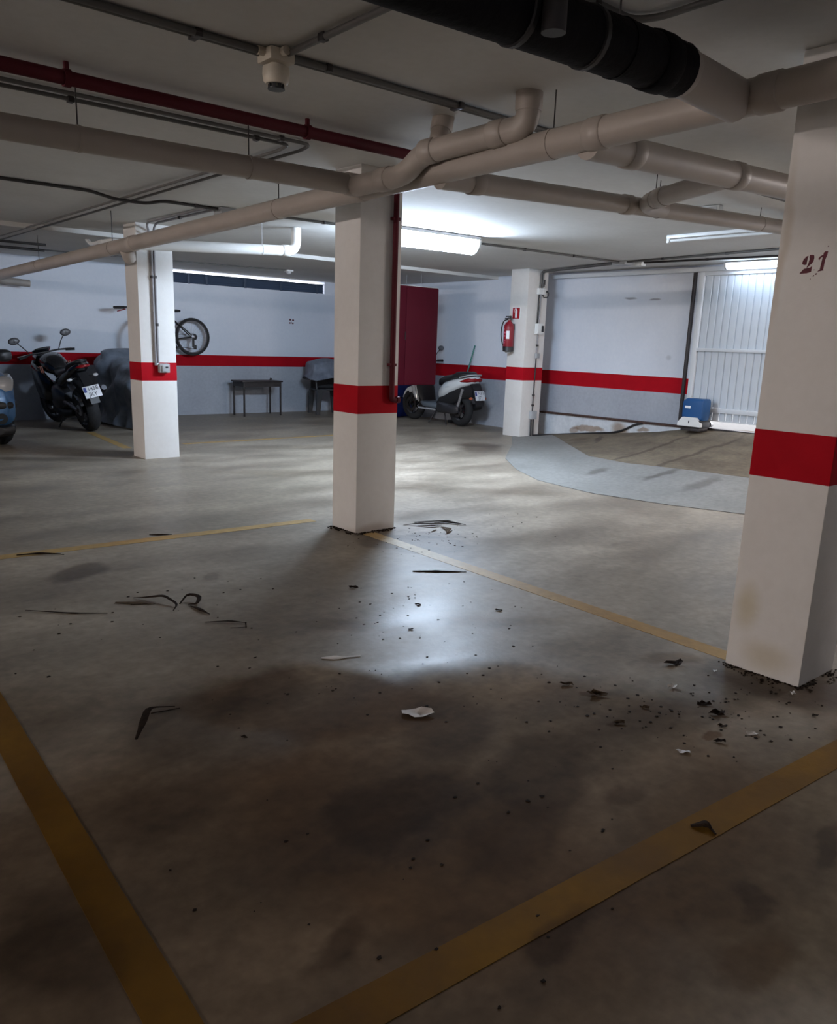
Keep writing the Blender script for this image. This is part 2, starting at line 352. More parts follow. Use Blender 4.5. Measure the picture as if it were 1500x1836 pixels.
# right wall with the gate opening
GY0, GY1, GZ = 2.6, 5.97, 2.37
wr = struct(MB().box((X1, GY1, -.1), (X1 + .2, Y1 + .2, CZ)).box((X1, Y0 - .2, -.1), (X1 + .2, GY0, CZ)).box((X1, GY0, GZ), (X1 + .2, GY1, CZ)).obj('wall_right', M['wall'], None, 0), 'white side wall with red band beside the ramp and gate')
MB().box((X1 - .0015, GY1 + .02, .775), (X1 + .01, Y1, .985)).obj('painted_band', M['red_paint'], wr, 0)
MB().box((X1 - .001, GY1 + .02, .0), (X1 + .01, Y1, .775)).obj('lower_wall_paint', M['wall_low'], wr, 0)
struct(MB().box((X0 - .2, Y0, -.1), (X0, Y1 + .2, CZ)).obj('wall_back', M['wall'], None, 0))
struct(MB().box((X0 - .2, Y0 - .2, -.1), (X1, Y0, CZ)).obj('wall_front', M['wall'], None, 0))
# louvre window
w1 = bpy.data.objects.new('window_1', None); C.objects.link(w1); struct(w1, 'long low louvre window under the ceiling with daylight above dark slats')
for i in range(4):
    z = WZ0 + .004 + i * .040
    MB().prism([(Y1 + .012, z), (Y1 + .014, z - .002), (Y1 + .034, z + .0395), (Y1 + .032, z + .0405)], 'x', WX0, WX1 - .02).xf(Matrix.Translation((0, 0, 0))).obj('slat', M['louvre'], w1)
for px in (5.40, 6.10, 6.42, 7.14, 7.86, 8.62):
    MB().box((px - .022, Y1 + .004, WZ0), (px + .022, Y1 + .05, WZ0 + .168), .003).obj('mullion', M['louvre'], w1)
MB().box((WX0, Y1 + .01, WZ0 - .004), (WX1, Y1 + .19, WZ0 + .006)).obj('window_sill', M['wall'], w1, 0)
MB().box((WX0, Y1 + .015, WZ0 + .160), (WX1, Y1 + .04, WZ0 + .170)).obj('window_rail', M['louvre'], w1, 0)

# ramp
E_OUT = [(8.35, 9.0), (7.6, 8.2), (6.70, 7.12), (6.0, 6.57), (5.37, 6.22), (4.61, 6.11), (3.87, 6.26), (3.3, 6.47), (2.6, 6.7), (1.2, 6.9)]
E_IN = [(8.35, 9.82), (7.67, 9.26), (6.94, 8.62), (6.01, 7.85), (5.37, 7.69), (4.06, 7.85), (2.6, 8.0), (1.2, 8.1)]
WALLZ = [(8.35, 0.0), (7.2, .13), (6.4, .235), (5.9, .33), (5.2, .365), (4.0, .37), (1.2, .37)]
def interp(T, y):
    for (a, va), (b, vb) in zip(T, T[1:]):
        if a >= y >= b: return va + (vb - va) * (a - y) / (a - b)
    return T[0][1] if y > T[0][0] else T[-1][1]
def ramp_z(x, y):
    xe = interp(E_OUT, y); t = max(0.0, min(1.0, (x - xe) / max(1e-3, 9.85 - xe)))
    return interp(WALLZ, y) * t ** 1.7
def ramp_part(fa, fb, name, m, lift, nx=14):
    mb = MB(); ys = [8.34 - (8.34 - 1.25) * i / 60 for i in range(61)]; rows = []
    for y in ys:
        a, b = fa(y), fb(y); rows.append([mb.b.verts.new((a + (b - a) * k / nx, y, ramp_z(a + (b - a) * k / nx, y) + lift)) for k in range(nx + 1)])
    for i in range(60):
        for k in range(nx): mb.b.faces.new((rows[i][k], rows[i + 1][k], rows[i + 1][k + 1], rows[i][k + 1]))
    g = bmesh.ops.extrude_face_region(mb.b, geom=mb.b.faces[:])
    for v in [e for e in g['geom'] if isinstance(e, bmesh.types.BMVert)]: v.co.z = -.02
    return mb.obj(name, m, None, 40)
struct(ramp_part(lambda y: interp(E_OUT, y), lambda y: interp(E_IN, y), 'ramp_apron', M['apron'], .006), 'pale smooth concrete apron at the foot of the ramp')
struct(ramp_part(lambda y: interp(E_IN, y), lambda y: 9.95, 'ramp', M['ramp'], .008), 'rough brown concrete ramp rising to the gate')
# curb with peeling paint and track above it
cb = MB(); pts = [(8.56, -.01)] + [(8.56, .335), (5.98, .335), (5.98, .2)]
cb.prism([(8.56, -.02), (8.56, .325), (5.985, .335), (5.985, -.02)], 'x', 9.79, 9.86)
struct(cb.obj('trim_1', M['curb'], None, 0), 'low white curb with peeling paint under the wall panel')
struct(MB().prism([(8.5, .325), (8.5, .352), (5.985, .362), (5.985, .333)], 'x', 9.765, 9.855).obj('trim_2', M['rust'], None, 0), 'rusty steel gate track on top of the peeling curb')
struct(MB().box((9.72, 2.6, 2.335), (9.80, 8.42, 2.39), .004).obj('trim_3', M['gate_frame']), 'white steel gate guide rail under the ceiling')
struct(MB().box((9.80, 6.040, .34), (9.85, 6.072, 2.36), .003).obj('trim_4', M['darksteel']), 'dark steel upright beside the gate')
struct(MB().prism([(1.0, .33), (1.0, .362), (5.98, .372), (5.98, .34)], 'x', 9.76, 9.9).obj('trim_5', M['darksteel'], None, 0), 'steel floor track under the gate')
struct(MB().box((X1 + .05, -2, .1), (16, 12, .36)).obj('driveway', M['apron'], None, 0), 'daylit driveway outside the gate')

# gate
gt = bpy.data.objects.new('door_1', None); C.objects.link(gt); struct(gt, 'white sliding gate of vertical boards in a steel frame')
fy0, fy1 = 2.7, 5.965
for (n, lo, hi) in (('frame_post', (9.775, fy1 - .07, .44), (9.835, fy1, 2.345)), ('frame_post', (9.775, fy0, .44), (9.835, fy0 + .07, 2.345)),
                    ('top_rail', (9.775, fy0 + .07, 2.29), (9.835, fy1 - .07, 2.345)), ('middle_rail', (9.77, fy0 + .07, 1.345), (9.835, fy1 - .07, 1.385)),
                    ('bottom_rail', (9.775, fy0 + .07, .575), (9.835, fy1 - .07, .63))):
    MB().box(lo, hi, .004).obj(n, M['gate_frame'], gt)
bw = .0965
def board_mesh(h):
    return MB().prism([(-bw / 2 + .004, .006), (-bw / 2 + .012, -.008), (bw / 2 - .012, -.008), (bw / 2 - .004, .006), (bw / 2 - .004, .012), (-bw / 2 + .004, .012)], 'z', 0, h).xf(Matrix.Rotation(-PI / 2, 4, 'Z')).mesh('board', M['gate'], 0)
up_me, lo_me, kick_me = board_mesh(.905), board_mesh(.715), board_mesh(.10)
nb = int((fy1 - fy0 - .16) / bw)
for i in range(nb):
    y = fy1 - .085 - bw * (i + .5)
    inst('board', up_me, gt, (9.81, y, 1.385)); inst('board', lo_me, gt, (9.81, y, .63)); inst('board', kick_me, gt, (9.81, y, .472))
MB().box((9.80, fy0, .462), (9.83, fy1, .476)).obj('kick_rail', M['gate_frame'], gt)
MB().box((9.815, fy0 + .05, .64), (9.822, fy1 - .05, 2.30)).obj('backing_sheet', M['gate'], gt)
for y in (5.6, 3.2): MB().cyl((9.78, y, .412), (9.83, y, .412), .035, 16).obj('gate_wheel', M['steel'], gt)

# ------------------------------------------------------------------ parking lines (paint, 1 mm)
def line(label, a, b, wd, name='parking_line', mt='yellow'):
    a, b = V((*a, 0)), V((*b, 0)); d = (b - a).normalized(); n = V((-d.y, d.x, 0)) * wd / 2
    p = [a + n, a - n, b - n, b + n]; mb = MB()
    L_ = (b - a).length; k = max(2, int(L_ / .15)); rows = []
    for i in range(k + 1):
        q = a.lerp(b, i / k); e = .004 * noise.noise(q * 7); f = .004 * noise.noise(q * 7 + V((5, 5, 0)))
        rows.append((q + n * (1 + e / wd), q - n * (1 + f / wd)))
    lo = [(r[1].x, r[1].y) for r in rows]; hi = [(r[0].x, r[0].y) for r in reversed(rows)]
    mb.prism(lo + hi, 'z', .0, .0015)
    return tag(mb.obj(name, M[mt], None, 0), label, 'floor line', 'yellow bay lines on the floor')
line('yellow bay line running up the left foreground', (.42, -1.0), (.622, 3.6), .097)
line('yellow bay line crossing the foreground towards the column marked 21', (.40, 1.115), (3.2, .93), .105)
line('thin yellow bay line left of the middle column', (-3, 5.32), (3.26, 5.0), .10, mt='yellow_worn')
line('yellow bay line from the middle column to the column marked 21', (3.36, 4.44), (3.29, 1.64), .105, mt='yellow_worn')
line('faint yellow bay line in front of the black motorcycle', (3.56, 9.45), (3.72, 11.2), .10, mt='yellow_worn')
line('faint yellow bay line on the floor before the far wall, right of the left column', (4.3, 9.55), (7.6, 9.6), .09, mt='yellow_worn')

# ------------------------------------------------------------------ columns
def column(label, x, y, wd, dp, top=CZ, z0=0.0, b0=.836, b1=1.029):
    t = thing('column', label, 'column', (x + wd / 2, y + dp / 2, 0))
    o = V((x + wd / 2, y + dp / 2, 0))
    MB().box((-wd / 2, -dp / 2, z0), (wd / 2, dp / 2, top), .006).obj('shaft', M['column'], t)
    e = .0015
    MB().box((-wd / 2 - e, -dp / 2 - e, b0), (wd / 2 + e, dp / 2 + e, b1), .006).obj('painted_band', M['red_paint'], t)
    return t
column('white square column in the middle with red pipe on its side', 3.274, 4.476, .346, .289)
column('white square column at left with a grey socket box on its red band', 3.394, 8.501, .389, .325)
column('white column at back with fire extinguisher hung on it', 9.043, 8.247, .421, .345)
colR = column('large white column at right edge marked 21', 3.203, 1.302, .324, .324)
# stencilled 21 on the left face of that column (plane x = 3.203)
num = MB()
def st(pts):  # pts in photo-like glyph units (u right, v up) on the face
    q = [(1.529 - .0525 * 2 * u - .003 * v, 1.627 + .066 * v + .011 * u) for u, v in pts]
    num.prism([(a - (1.302 + .162), b) for a, b in q], 'x', -.162 - .0012, -.162 + .002)
st([(.02, .62), (.05, .80), (.14, .95), (.20, .97), (.19, .78), (.18, .56), (.20, .50), (.12, .48), (.05, .53)])
st([(.25, 1.0), (.34, .99), (.41, .94), (.43, .80), (.42, .62), (.37, .50), (.30, .42), (.24, .32), (.21, .30), (.22, .38), (.25, .55), (.27, .75), (.25, .88)])
st([(.00, .02), (.00, .07), (.13, .28), (.34, .29), (.40, .36), (.40, .04), (.25, .0)])
st([(.74, 1.0), (.78, 1.06), (.88, 1.04), (.87, .85), (.83, .60), (.82, .06), (.70, .08), (.72, .60)])
st([(.58, .72), (.64, .84), (.74, .90), (.73, .80), (.66, .74), (.62, .62)])
st([(.64, .0), (.64, .04), (.70, .08), (.82, .06), (.85, .02)])
for (u, v, r) in ((.60, -.12, .03), (.52, -.2, .025), (.86, 1.32, .02), (.42, -.35, .015), (.50, .13, .012)):
    st([(u - r, v - r * 1.6), (u + r, v - r), (u + r * .6, v + r * 1.5), (u - r * .8, v + r)])
num.obj('stencilled_number', M['stencil'], colR, 0)
# soil and crumbs round column bases
random.seed(4)
def crumbs(name, spots, m, lo, hi, label, h=.5):
    mb = MB()
    for (x, y, sx, sy, n) in spots:
        for _ in range(n):
            a = random.uniform(0, 2 * PI); r = random.random() ** .7
            px, py = x + math.cos(a) * r * sx, y + math.sin(a) * r * sy; s = random.uniform(lo, hi); k = random.randint(4, 6); ro = random.uniform(0, 6)
            pts = [(px + s * random.uniform(.5, 1) * math.cos(ro + 2 * PI * i / k), py + s * random.uniform(.4, .9) * math.sin(ro + 2 * PI * i / k)) for i in range(k)]
            mb.prism(pts, 'z', 0.0005, s * h)
    o = mb.obj(name, m, None, 0); o['label'] = label; o['category'] = 'debris'; return stuff(o)
def edge_spots(x, y, wd, dp, n=44):
    out = []
    for i in range(n):
        t = random.random(); g = .004 + .05 * random.random() ** 3; out.append((x - g, y + t * dp, .014, .03, 3)); t = random.random(); out.append((x + t * wd, y - g, .03, .014, 3))
    return out
crumbs('soil_crumbs', edge_spots(3.203, 1.302, .324, .324), M['soil'], .002, .008, 'dark soil crumbs along the foot of the column marked 21')
crumbs('soil_crumbs', edge_spots(3.274, 4.476, .346, .289), M['soil'], .003, .011, 'dark soil crumbs along the foot of the middle column')
crumbs('leaf_crumbs', [(2.75, 1.38, .5, .32, 110), (2.4, 1.65, .4, .3, 40), (3.5, 4.1, .5, .4, 90), (2.6, 3.0, .6, .5, 50), (1.4, 3.6, .9, .8, 50), (2.0, 2.4, .9, .5, 60), (1.4, 1.4, .9, .6, 40), (4.4, 4.0, .6, .5, 20)],
       M['twig'], .002, .010, 'tiny dark leaf crumbs strewn over the concrete floor', .25)

# ------------------------------------------------------------------ drain pipes under the ceiling
def pipe(label, path, r, m='pvc', name='drain_pipe', couplings=(), hangers=(), bendr=.12, seg=20, group=None, cat='pipe', ceil=CZ, hm='darksteel', rm=None):
    t = thing(name, label, cat, path[0], 0, group); o = V(path[0])
    P = [V(p) - o for p in path]
    MB().tube(bend(P, bendr), r, seg).obj('pipe_run', M[m], t, 50)
    def at(f):  # point at distance f along the straight polyline
        for a, b in zip(P, P[1:]):
            l = (b - a).length
            if f <= l: return a.lerp(b, f / l), (b - a).normalized()
            f -= l
        return P[-1], (P[-1] - P[-2]).normalized()
    for f in couplings:
        p, d = at(f); MB().lathe([(r, -.045), (r + .006, -.04), (r + .006, .035), (r + .003, .045), (r, .045)], p, d, seg).obj('coupling', M[m], t, 50)
    for f in hangers:
        p, d = at(f)
        MB().lathe([(r, -.008), (r + .003, -.008), (r + .003, .008), (r, .008)], p, d, seg).obj('clamp_ring', M[rm or m], t, 50)
        MB().cyl(p + V((0, 0, r)), V((p.x, p.y, ceil - o.z)), .0032, 6).obj('hanger_rod', M[hm], t)
    return t
mz = lambda y: 2.235 - .0205 * (y - 1)
main = pipe('long cream drain pipe crossing the whole garage below the ceiling, in front of the columns', [(2.95, -4.95, mz(-4.95)), (2.95, 12.85, mz(12.85))], .0625,
     couplings=(6.55, 7.3, 9.0, 12.4), hangers=(7.55, 9.9, 12.9, 15.2, 17.0))
pipe('cream drain pipe from the upper left joining the long pipe by the middle column', [(-5, 4.0, 2.07), (2.93, 3.98, 2.18)], .055, couplings=(7.85,), hangers=(6.35, 7.2))
pipe('thick cream pipe end joining the long pipe above the column marked 21', [(2.45, 1.70, 2.225), (2.93, 1.72, 2.215)], .073, couplings=(.06,))
t = pipe('thick pipe wrapped in black sleeve at the top of the picture', [(-3.0, 1.74, 2.04), (2.52, 1.70, 2.222)], .082, 'sleeve', couplings=(5.40,), hangers=(5.2,))
for f in (4.75, 5.05): 
    MB().lathe([(.082, -.012), (.087, -.008), (.087, .008), (.082, .012)], V((f, -.04 * f / 5.5, .182 * f / 5.52)), (1, 0, .03), 20).obj('strap', M['black'], t, 50)
pipe('short grey downpipe dropping from the ceiling onto the black sleeve', [(1.79, 1.60, 2.42), (1.79, 1.60, 2.13)], .033, 'downpipe', couplings=(.12,))
pipe('cream branch pipe dropping from the ceiling and running down to the middle column', [(2.90, 2.71, 2.42), (2.90, 2.71, 2.285), (2.84, 3.36, 2.255), (2.84, 3.50, 2.17), (2.84, 3.93, 2.165)], .055, couplings=(.03, .30, .74, 1.12), bendr=.09)
pipe('short cream stub dropping from the ceiling onto the branch pipe', [(2.915, 3.30, 2.42), (2.86, 3.27, 2.27)], .05, couplings=(.03,))
pipe('cream drain pipe running right from the long pipe, farther of two', [(2.95, 3.35, 2.152), (4.5, 3.35, 2.225), (7.6, 3.35, 2.365)], .055, couplings=(.25, 1.6), hangers=(1.95, 3.3))
pipe('cream drain pipe running right from the long pipe, nearer of two', [(2.95, 2.40, 2.175), (7.6, 2.36, 2.36)], .064, couplings=(.3, 1.2), hangers=(2.6,))
pipe('curved cream connecting pipe between the two right-hand drain pipes', [(4.95, 3.35, 2.245), (4.62, 3.28, 2.235), (4.42, 2.95, 2.23), (4.18, 2.45, 2.225)], .054, couplings=(.62,), hangers=(.52,), bendr=.25)
pipe('white pipe elbow lit by the lamp, rising to the ceiling behind the left column', [(2.97, 7.45, 2.10), (4.64, 7.45, 2.197), (4.64, 7.45, 2.42)], .05, 'pvc_white', couplings=(1.55,), hangers=(1.28,), bendr=.10, hm='steel')
pipe('thin white pipe with an elbow behind the top of the left column', [(3.47, 10.15, 2.372), (3.46, 10.0, 2.31), (3.45, 9.33, 2.31), (4.6, 9.33, 2.31)], .022, 'pvc_white', couplings=(.5,), hangers=(1.5,), bendr=.08, ceil=CZ2, hm='steel')
pipe('cream pipe along the far wall at left end of the long pipe', [(-2, 12.86, 2.02), (2.95, 12.86, 2.0), (3.55, 12.86, 1.97)], .05, couplings=(5.2,))
pipe('cream capped pipe stub under the long pipe by the left column', [(2.97, 7.66, 2.06), (3.02, 7.72, 1.985)], .055, couplings=(.04,))

# red fire main
t = thing('fire_pipe', 'red fire main running under the ceiling and down the middle column', 'pipe', (0, 3.85, 2.36))
rp = [(-6, .05, 0), (3.548, -.02, 0), (3.548, .56, 0)]
MB().tube(bend(rp, .06), .029, 16).obj('pipe_run', M['red_pipe'], t, 50)
MB().tube(bend([(3.548, .53, 0), (3.548, .601, 0), (3.548, .601, -1.43), (3.60, .601, -1.43)], .04), .019, 14).obj('riser', M['red_pipe'], t, 50)
for x in (1.27, 2.46, -.9):
    MB().lathe([(.029, -.014), (.036, -.014), (.036, .014), (.029, .014)], (x, .05 - .07 * (x + 6) / 9.55, 0), (1, 0, 0), 16).obj('clamp_ring', M['red_pipe'], t, 50)
    MB().cyl((x, .05 - .07 * (x + 6) / 9.55, .03), (x, .05 - .07 * (x + 6) / 9.55, .063), .012, 8).obj('hanger_rod', M['red_pipe'], t)
for z in (-.24, -1.19):
    MB().box((3.517, .592, z - .010), (3.579, .626, z + .010), .003).obj('wall_clamp', M['red_pipe'], t)
MB().lathe([(.019, 0), (.023, 0), (.023, .025), (.012, .028)], (3.588, .601, -1.43), (1, 0, 0), 16).obj('end_cap', M['red_pipe'], t, 50)

# electrical conduits on the ceiling
def conduit(label, path, r=.011, clips=(), m='conduit', group=None, name='conduit', bendr=.06, cr_=.0):
    t = thing(name, label, 'conduit', path[0], 0, group); o = V(path[0]); P = [V(p) - o for p in path]
    MB().tube(bend(P, bendr, 4), r, 8).obj('tube_run', M[m], t, 60)
    for (x, y, z) in clips:
        MB().box((x - .014 - o.x, y - .018 - o.y, z - .014 - o.z), (x + .014 - o.x, y + .018 - o.y, z + .0145 - o.z), .003).obj('clip', M['darksteel'], t)
    return t
zc = 2.407
conduit('thick grey conduit ending at the smoke detector from the upper left', [(-5, 3.10, zc), (1.77, 3.08, zc)], .014, [(.3, 3.1, zc), (1.50, 3.085, zc)])
conduit('thin grey conduit beside the thick one at upper left', [(-5, 3.145, zc), (1.77, 3.115, zc)], .009, [(1.50, 3.12, zc)])
conduit('grey conduit from the smoke detector to the right under the ceiling', [(1.88, 3.06, zc), (7.5, 2.98, zc)], .014, [(2.06, 3.06, zc), (2.79, 3.045, zc), (4.2, 3.03, zc)])
conduit('thin grey conduit beside the right-hand one from the detector', [(1.88, 3.095, zc), (7.5, 3.02, zc)], .009, [(2.79, 3.08, zc)])
conduit('grey conduit from the smoke detector towards the viewer', [(1.85, 3.03, zc), (1.84, -3, zc)], .013, [(1.85, 2.78, zc)])
conduit('grey conduit under the red fire main, nearer of two', [(-5, 4.42, zc), (2.62, 4.34, zc), (2.66, 4.36, zc), (2.69, 4.5, zc), (2.67, 12.9, zc - .045)], .010, [(1.45, 4.36, zc), (2.45, 4.35, zc), (2.69, 5.3, zc)])
conduit('grey conduit under the red fire main, farther of two', [(-5, 4.30, zc), (2.74, 4.24, zc), (2.78, 4.4, zc), (2.78, 12.9, zc - .045)], .010, [(2.55, 4.25, zc), (2.78, 5.0, zc)])
conduit('dark conduit dipping under the crossing pair to the junction box at left', [(-5, 6.95, zc), (2.40, 6.90, zc), (2.60, 6.90, 2.37), (2.86, 6.90, 2.37), (3.0, 6.90, zc), (3.52, 6.90, zc)], .013, [(.8, 6.92, zc), (3.3, 6.9, zc)], 'darksteel')
conduit('grey conduit from the junction box to the bright lamp and gate side', [(3.66, 6.86, zc), (8.92, 6.55, zc)], .012, [(4.55, 6.81, zc), (7.2, 6.66, zc), (8.0, 6.6, zc)])
conduit('grey conduit from the junction box to the left column, going down to the socket', [(3.50, 6.97, zc), (3.52, 8.30, zc), (3.575, 8.485, zc - .06), (3.575, 8.485, 1.02)], .012, [(3.51, 7.7, zc), (3.575, 8.487, 1.9), (3.575, 8.487, 1.42)], m='conduit_lit', bendr=.12)
conduit('second conduit curving down the left column beside the first', [(3.42, 6.96, 2.408), (3.42, 8.3, 2.405), (3.545, 8.484, 2.30), (3.545, 8.484, 1.0)], .012, [(3.545, 8.486, 1.9)], m='conduit_lit', bendr=.14)
conduit('grey conduit from the column with the extinguisher along the ceiling to the junction', [(9.325, 8.225, 2.05), (9.325, 8.225, 2.395), (8.95, 6.62, 2.407)], .014, [(9.15, 7.5, 2.405)], bendr=.05)
conduit('second conduit from the column with the extinguisher along the ceiling', [(9.285, 8.228, 2.12), (9.285, 8.228, 2.40), (8.88, 6.62, 2.41)], .012, [], bendr=.05)
conduit('grey conduit from the junction towards the gate lamp', [(8.90, 6.48, 2.41), (8.60, 4.3, 2.41), (8.3, 1.5, 2.41)], .014, [(8.82, 5.9, 2.41), (8.7, 5.0, 2.41)])
conduit('thin dark conduit running right from the white box towards the gate', [(9.08, 6.38, 2.41), (9.2, 4.6, 2.41), (9.25, 1.5, 2.41)], .012, [(9.14, 5.5, 2.41)], 'darksteel')
conduit('bent grey conduit at the top right of the black sleeve', [(-1, 1.92, zc), (2.50, 1.88, zc), (2.54, 1.80, zc), (2.45, -2, zc)], .012, [(2.3, 1.885, zc)])
conduit('dark conduit at the far left under the rear ceiling, upper of two', [(-3, 11.4, 2.362), (3.3, 11.15, 2.362)], .016, [], 'darksteel')
conduit('dark conduit at the far left under the rear ceiling, lower of two', [(-3, 12.1, 2.360), (3.5, 11.9, 2.360)], .018, [(2.9, 11.93, 2.36)], 'darksteel')

def jbox(label, lo, hi, m='grey_plastic', name='junction_box', cat='box'):
    lo, hi = V(lo), V(hi); c = (lo + hi) / 2; t = thing(name, label, cat, c)
    MB().box(lo - c, hi - c, .006).obj('case', M[m], t); return t, lo - c, hi - c
t, a, b = jbox('grey junction box under the ceiling left of the middle column', (3.50, 6.83, 2.36), (3.66, 6.98, 2.42))
MB().box((a.x + .01, a.y - .003, a.z + .008), (b.x - .01, a.y + .002, b.z - .01), .002).obj('cover', M['grey_plastic'], t)
MB().box((b.x - .002, a.y + .02, a.z + .005), (b.x + .03, a.y + .06, a.z + .04), .003).obj('indicator', M['led_yellow'], t)
t, a, b = jbox('grey junction box on the ceiling before the gate wall', (8.84, 6.46, 2.375), (9.02, 6.66, 2.42))
MB().box((a.x - .003, a.y + .012, a.z + .006), (a.x + .002, b.y - .012, b.z - .01), .002).obj('cover', M['grey_plastic'], t)
t, a, b = jbox('small white box on the ceiling before the gate wall', (9.02, 6.34, 2.368), (9.12, 6.44, 2.42), 'white_plastic')
MB().box((a.x - .003, a.y + .012, a.z + .006), (a.x + .002, b.y - .012, b.z - .01), .002).obj('cover', M['white_plastic'], t)

# ------------------------------------------------------------------ lamps
def batten(label, c, length, axis, em, wd=.15, ht=.09, drop=.0, top=CZ):
    t = thing('batten_lamp', label, 'lamp', (c[0], c[1], top), axis); L_ = length / 2
    z1 = -.004 - drop; hz = z1 - ht * .2
    MB().box((-L_, -wd / 2, hz), (L_, wd / 2, z1), .008).obj('housing', M['housing'], t)
    d = MB(); r = wd / 2 - .006; prof = [(-r, hz + .002)] + [(r * math.cos(PI + PI * k / 10), hz - (ht * .8) * math.sin(PI * k / 10)) for k in range(1, 10)] + [(r, hz + .002)]
    d.prism(prof, 'x', -L_ + .02, L_ - .02).obj('diffuser', em, t, 60)
    for s in (-1, 1):
        MB().prism([(-r - .006, hz + .004)] + [((r + .006) * math.cos(PI + PI * k / 10), hz - (ht * .8 + .005) * math.sin(PI * k / 10)) for k in range(1, 10)] + [(r + .006, hz + .004)], 'x', s * L_ - .012, s * L_ + .012).obj('end_cap', M['housing'], t, 60)
    if drop:
        for s in (-.6, .6): MB().box((s * L_ - .02, -.015, z1 - .002), (s * L_ + .02, .015, -.0005)).obj('bracket', M['housing'], t)
    return t
batten('bright lit tube lamp under the ceiling right of the middle column', (5.56, 6.52, CZ), 1.30, -.06, M['diff_main'], .25, .17)
batten('lit tube lamp above the white gate at right', (9.60, 4.90, CZ), 1.20, PI / 2, M['diff_gate'], .12, .085)
batten('added unseen fill lamp on the ceiling far to the left outside the picture, farther of two', (-12.0, 7.0, CZ), 1.30, PI / 2, M['fill_rear'], .17, .10)  # unseen, added with the next one to brighten column faces from the left
batten('added unseen fill lamp on the ceiling far to the left outside the picture, nearer of two', (-12.0, 4.2, CZ), 1.30, PI / 2, M['fill_rear'], .17, .10)
batten('added unseen fill lamp on the ceiling at right beyond the column marked 21', (8.3, 1.0, CZ), 1.30, 0, M['fill_side'], .17, .10)  # unseen, added to brighten the near faces of the columns from the right
t = thing('bare_tube_lamp', 'unlit white single-tube lamp on the ceiling near the right drain pipe', 'lamp', (7.17, 4.15, CZ))
MB().box((-.018, -.62, -.035), (.018, .62, -.002), .006).obj('housing', M['white_plastic'], t)
MB().cyl((0, -.58, -.055), (0, .58, -.055), .014, 12).obj('tube', M['white_plastic'], t)
for s in (-1, 1): MB().box((-.016, s * .60 - .016, -.075), (.016, s * .60 + .016, -.03), .004).obj('lamp_holder', M['white_plastic'], t)
t = thing('emergency_light', 'small white emergency light on the ceiling between two right drain pipes', 'lamp', (5.95, 3.62, CZ))
MB().box((-.03, -.11, -.07), (.03, .11, -.002), .01).obj('case', M['white_plastic'], t); MB().box((-.034, -.09, -.06), (-.028, .09, -.015), .004).obj('diffuser', M['lens'], t)
MB().box((-.037, -.02, -.055), (-.033, .0, -.04)).obj('indicator', M['ink'], t)
t = thing('motion_sensor', 'small white sensor on the low ceiling before the louvre window', 'sensor', (7.0, 11.45, CZ2))
MB().box((-.055, -.055, -.028), (.055, .055, -.001), .008).obj('base_plate', M['white_plastic'], t); MB().sphere((0, 0, -.03), .042, (1, 1, .9)).obj('lens', M['lens'], t)
conduit('thin grey conduit across the low rear ceiling to the white sensor', [(2.9, 12.0, 2.366), (6.95, 11.46, 2.366)], .009)

# smoke detector
t = thing('smoke_detector', 'cream smoke detector hanging from the ceiling where conduits meet', 'detector', (1.825, 3.075, CZ))
MB().box((-.055, -.055, -.05), (.055, .055, -.002), .01).obj('mounting_box', M['ivory'], t)
for (dx, dy) in ((-.06, 0), (.06, 0), (0, -.06)): MB().cyl((dx * .9, dy * .9, -.016), (dx * 1.35, dy * 1.35, -.016), .017, 10).obj('conduit_gland', M['ivory'], t)
MB().lathe([(.03, -.048), (.03, -.058), (.052, -.062), (.054, -.085), (.050, -.112), (.042, -.122), (.0, -.122)], seg=24).obj('body', M['ivory'], t)
for k in range(8):
    a = 2 * PI * k / 8; MB().box((-.005, .024, -.138), (.005, .032, -.121)).xf(Matrix.Rotation(a, 4, 'Z')).obj('vent_rib', M['black'], t)
MB().lathe([(.034, -.136), (.034, -.141), (.0, -.143)], seg=20).obj('cap', M['black'], t)

# ------------------------------------------------------------------ things on the columns
# fire extinguisher on the left face (x = 9.043) of the rear column
t = thing('fire_extinguisher', 'red fire extinguisher hanging on the left face of the rear column', 'extinguisher', (8.955, 8.50, 1.27))
MB().lathe([(0, .0), (.068, .0), (.074, .012), (.074, .33), (.068, .36), (.045, .395), (.024, .41), (.022, .43), (0, .43)], seg=28).obj('cylinder', M['red_steel'], t, 50)
MB().lathe([(.062, -.025), (.076, -.02), (.077, .045), (.074, .05), (.07, .0)], seg=28).obj('base_ring', M['black'], t, 50)
MB().lathe([(0, -.045), (.035, -.045), (.045, -.02), (.0, -.02)], seg=20).obj('foot', M['grey_plastic'], t)
lab = MB()
def arc_panel(mb, r, a0, a1, z0, z1, n=8):
    A = [a0 + (a1 - a0) * k / n for k in range(n + 1)]
    o0 = [mb.b.verts.new((r * math.cos(a), r * math.sin(a), z0)) for a in A]; o1 = [mb.b.verts.new((r * math.cos(a), r * math.sin(a), z1)) for a in A]
    for k in range(n): mb.b.faces.new((o0[k], o0[k + 1], o1[k + 1], o1[k]))
    return mb
dg = math.radians
arc_panel(MB(), .0748, dg(195), dg(232), .16, .275).obj('white_label', M['plate'], t, 60)['label'] = 'white inspection label'
pk = mat('pink print', (.55, .12, .2), .5)
for (z0, z1, a0, a1) in ((.285, .31, 150, 170), (.235, .262, 150, 186), (.19, .21, 148, 184), (.13, .14, 152, 186), (.095, .118, 158, 180), (.06, .07, 154, 176)):
    arc_panel(MB(), .0746, dg(a0), dg(a1), z0, z1).obj('printed_text_block', pk, t, 60)
MB().cyl((0, 0, .42), (0, 0, .465), .02, 14).obj('valve', M['black'], t)
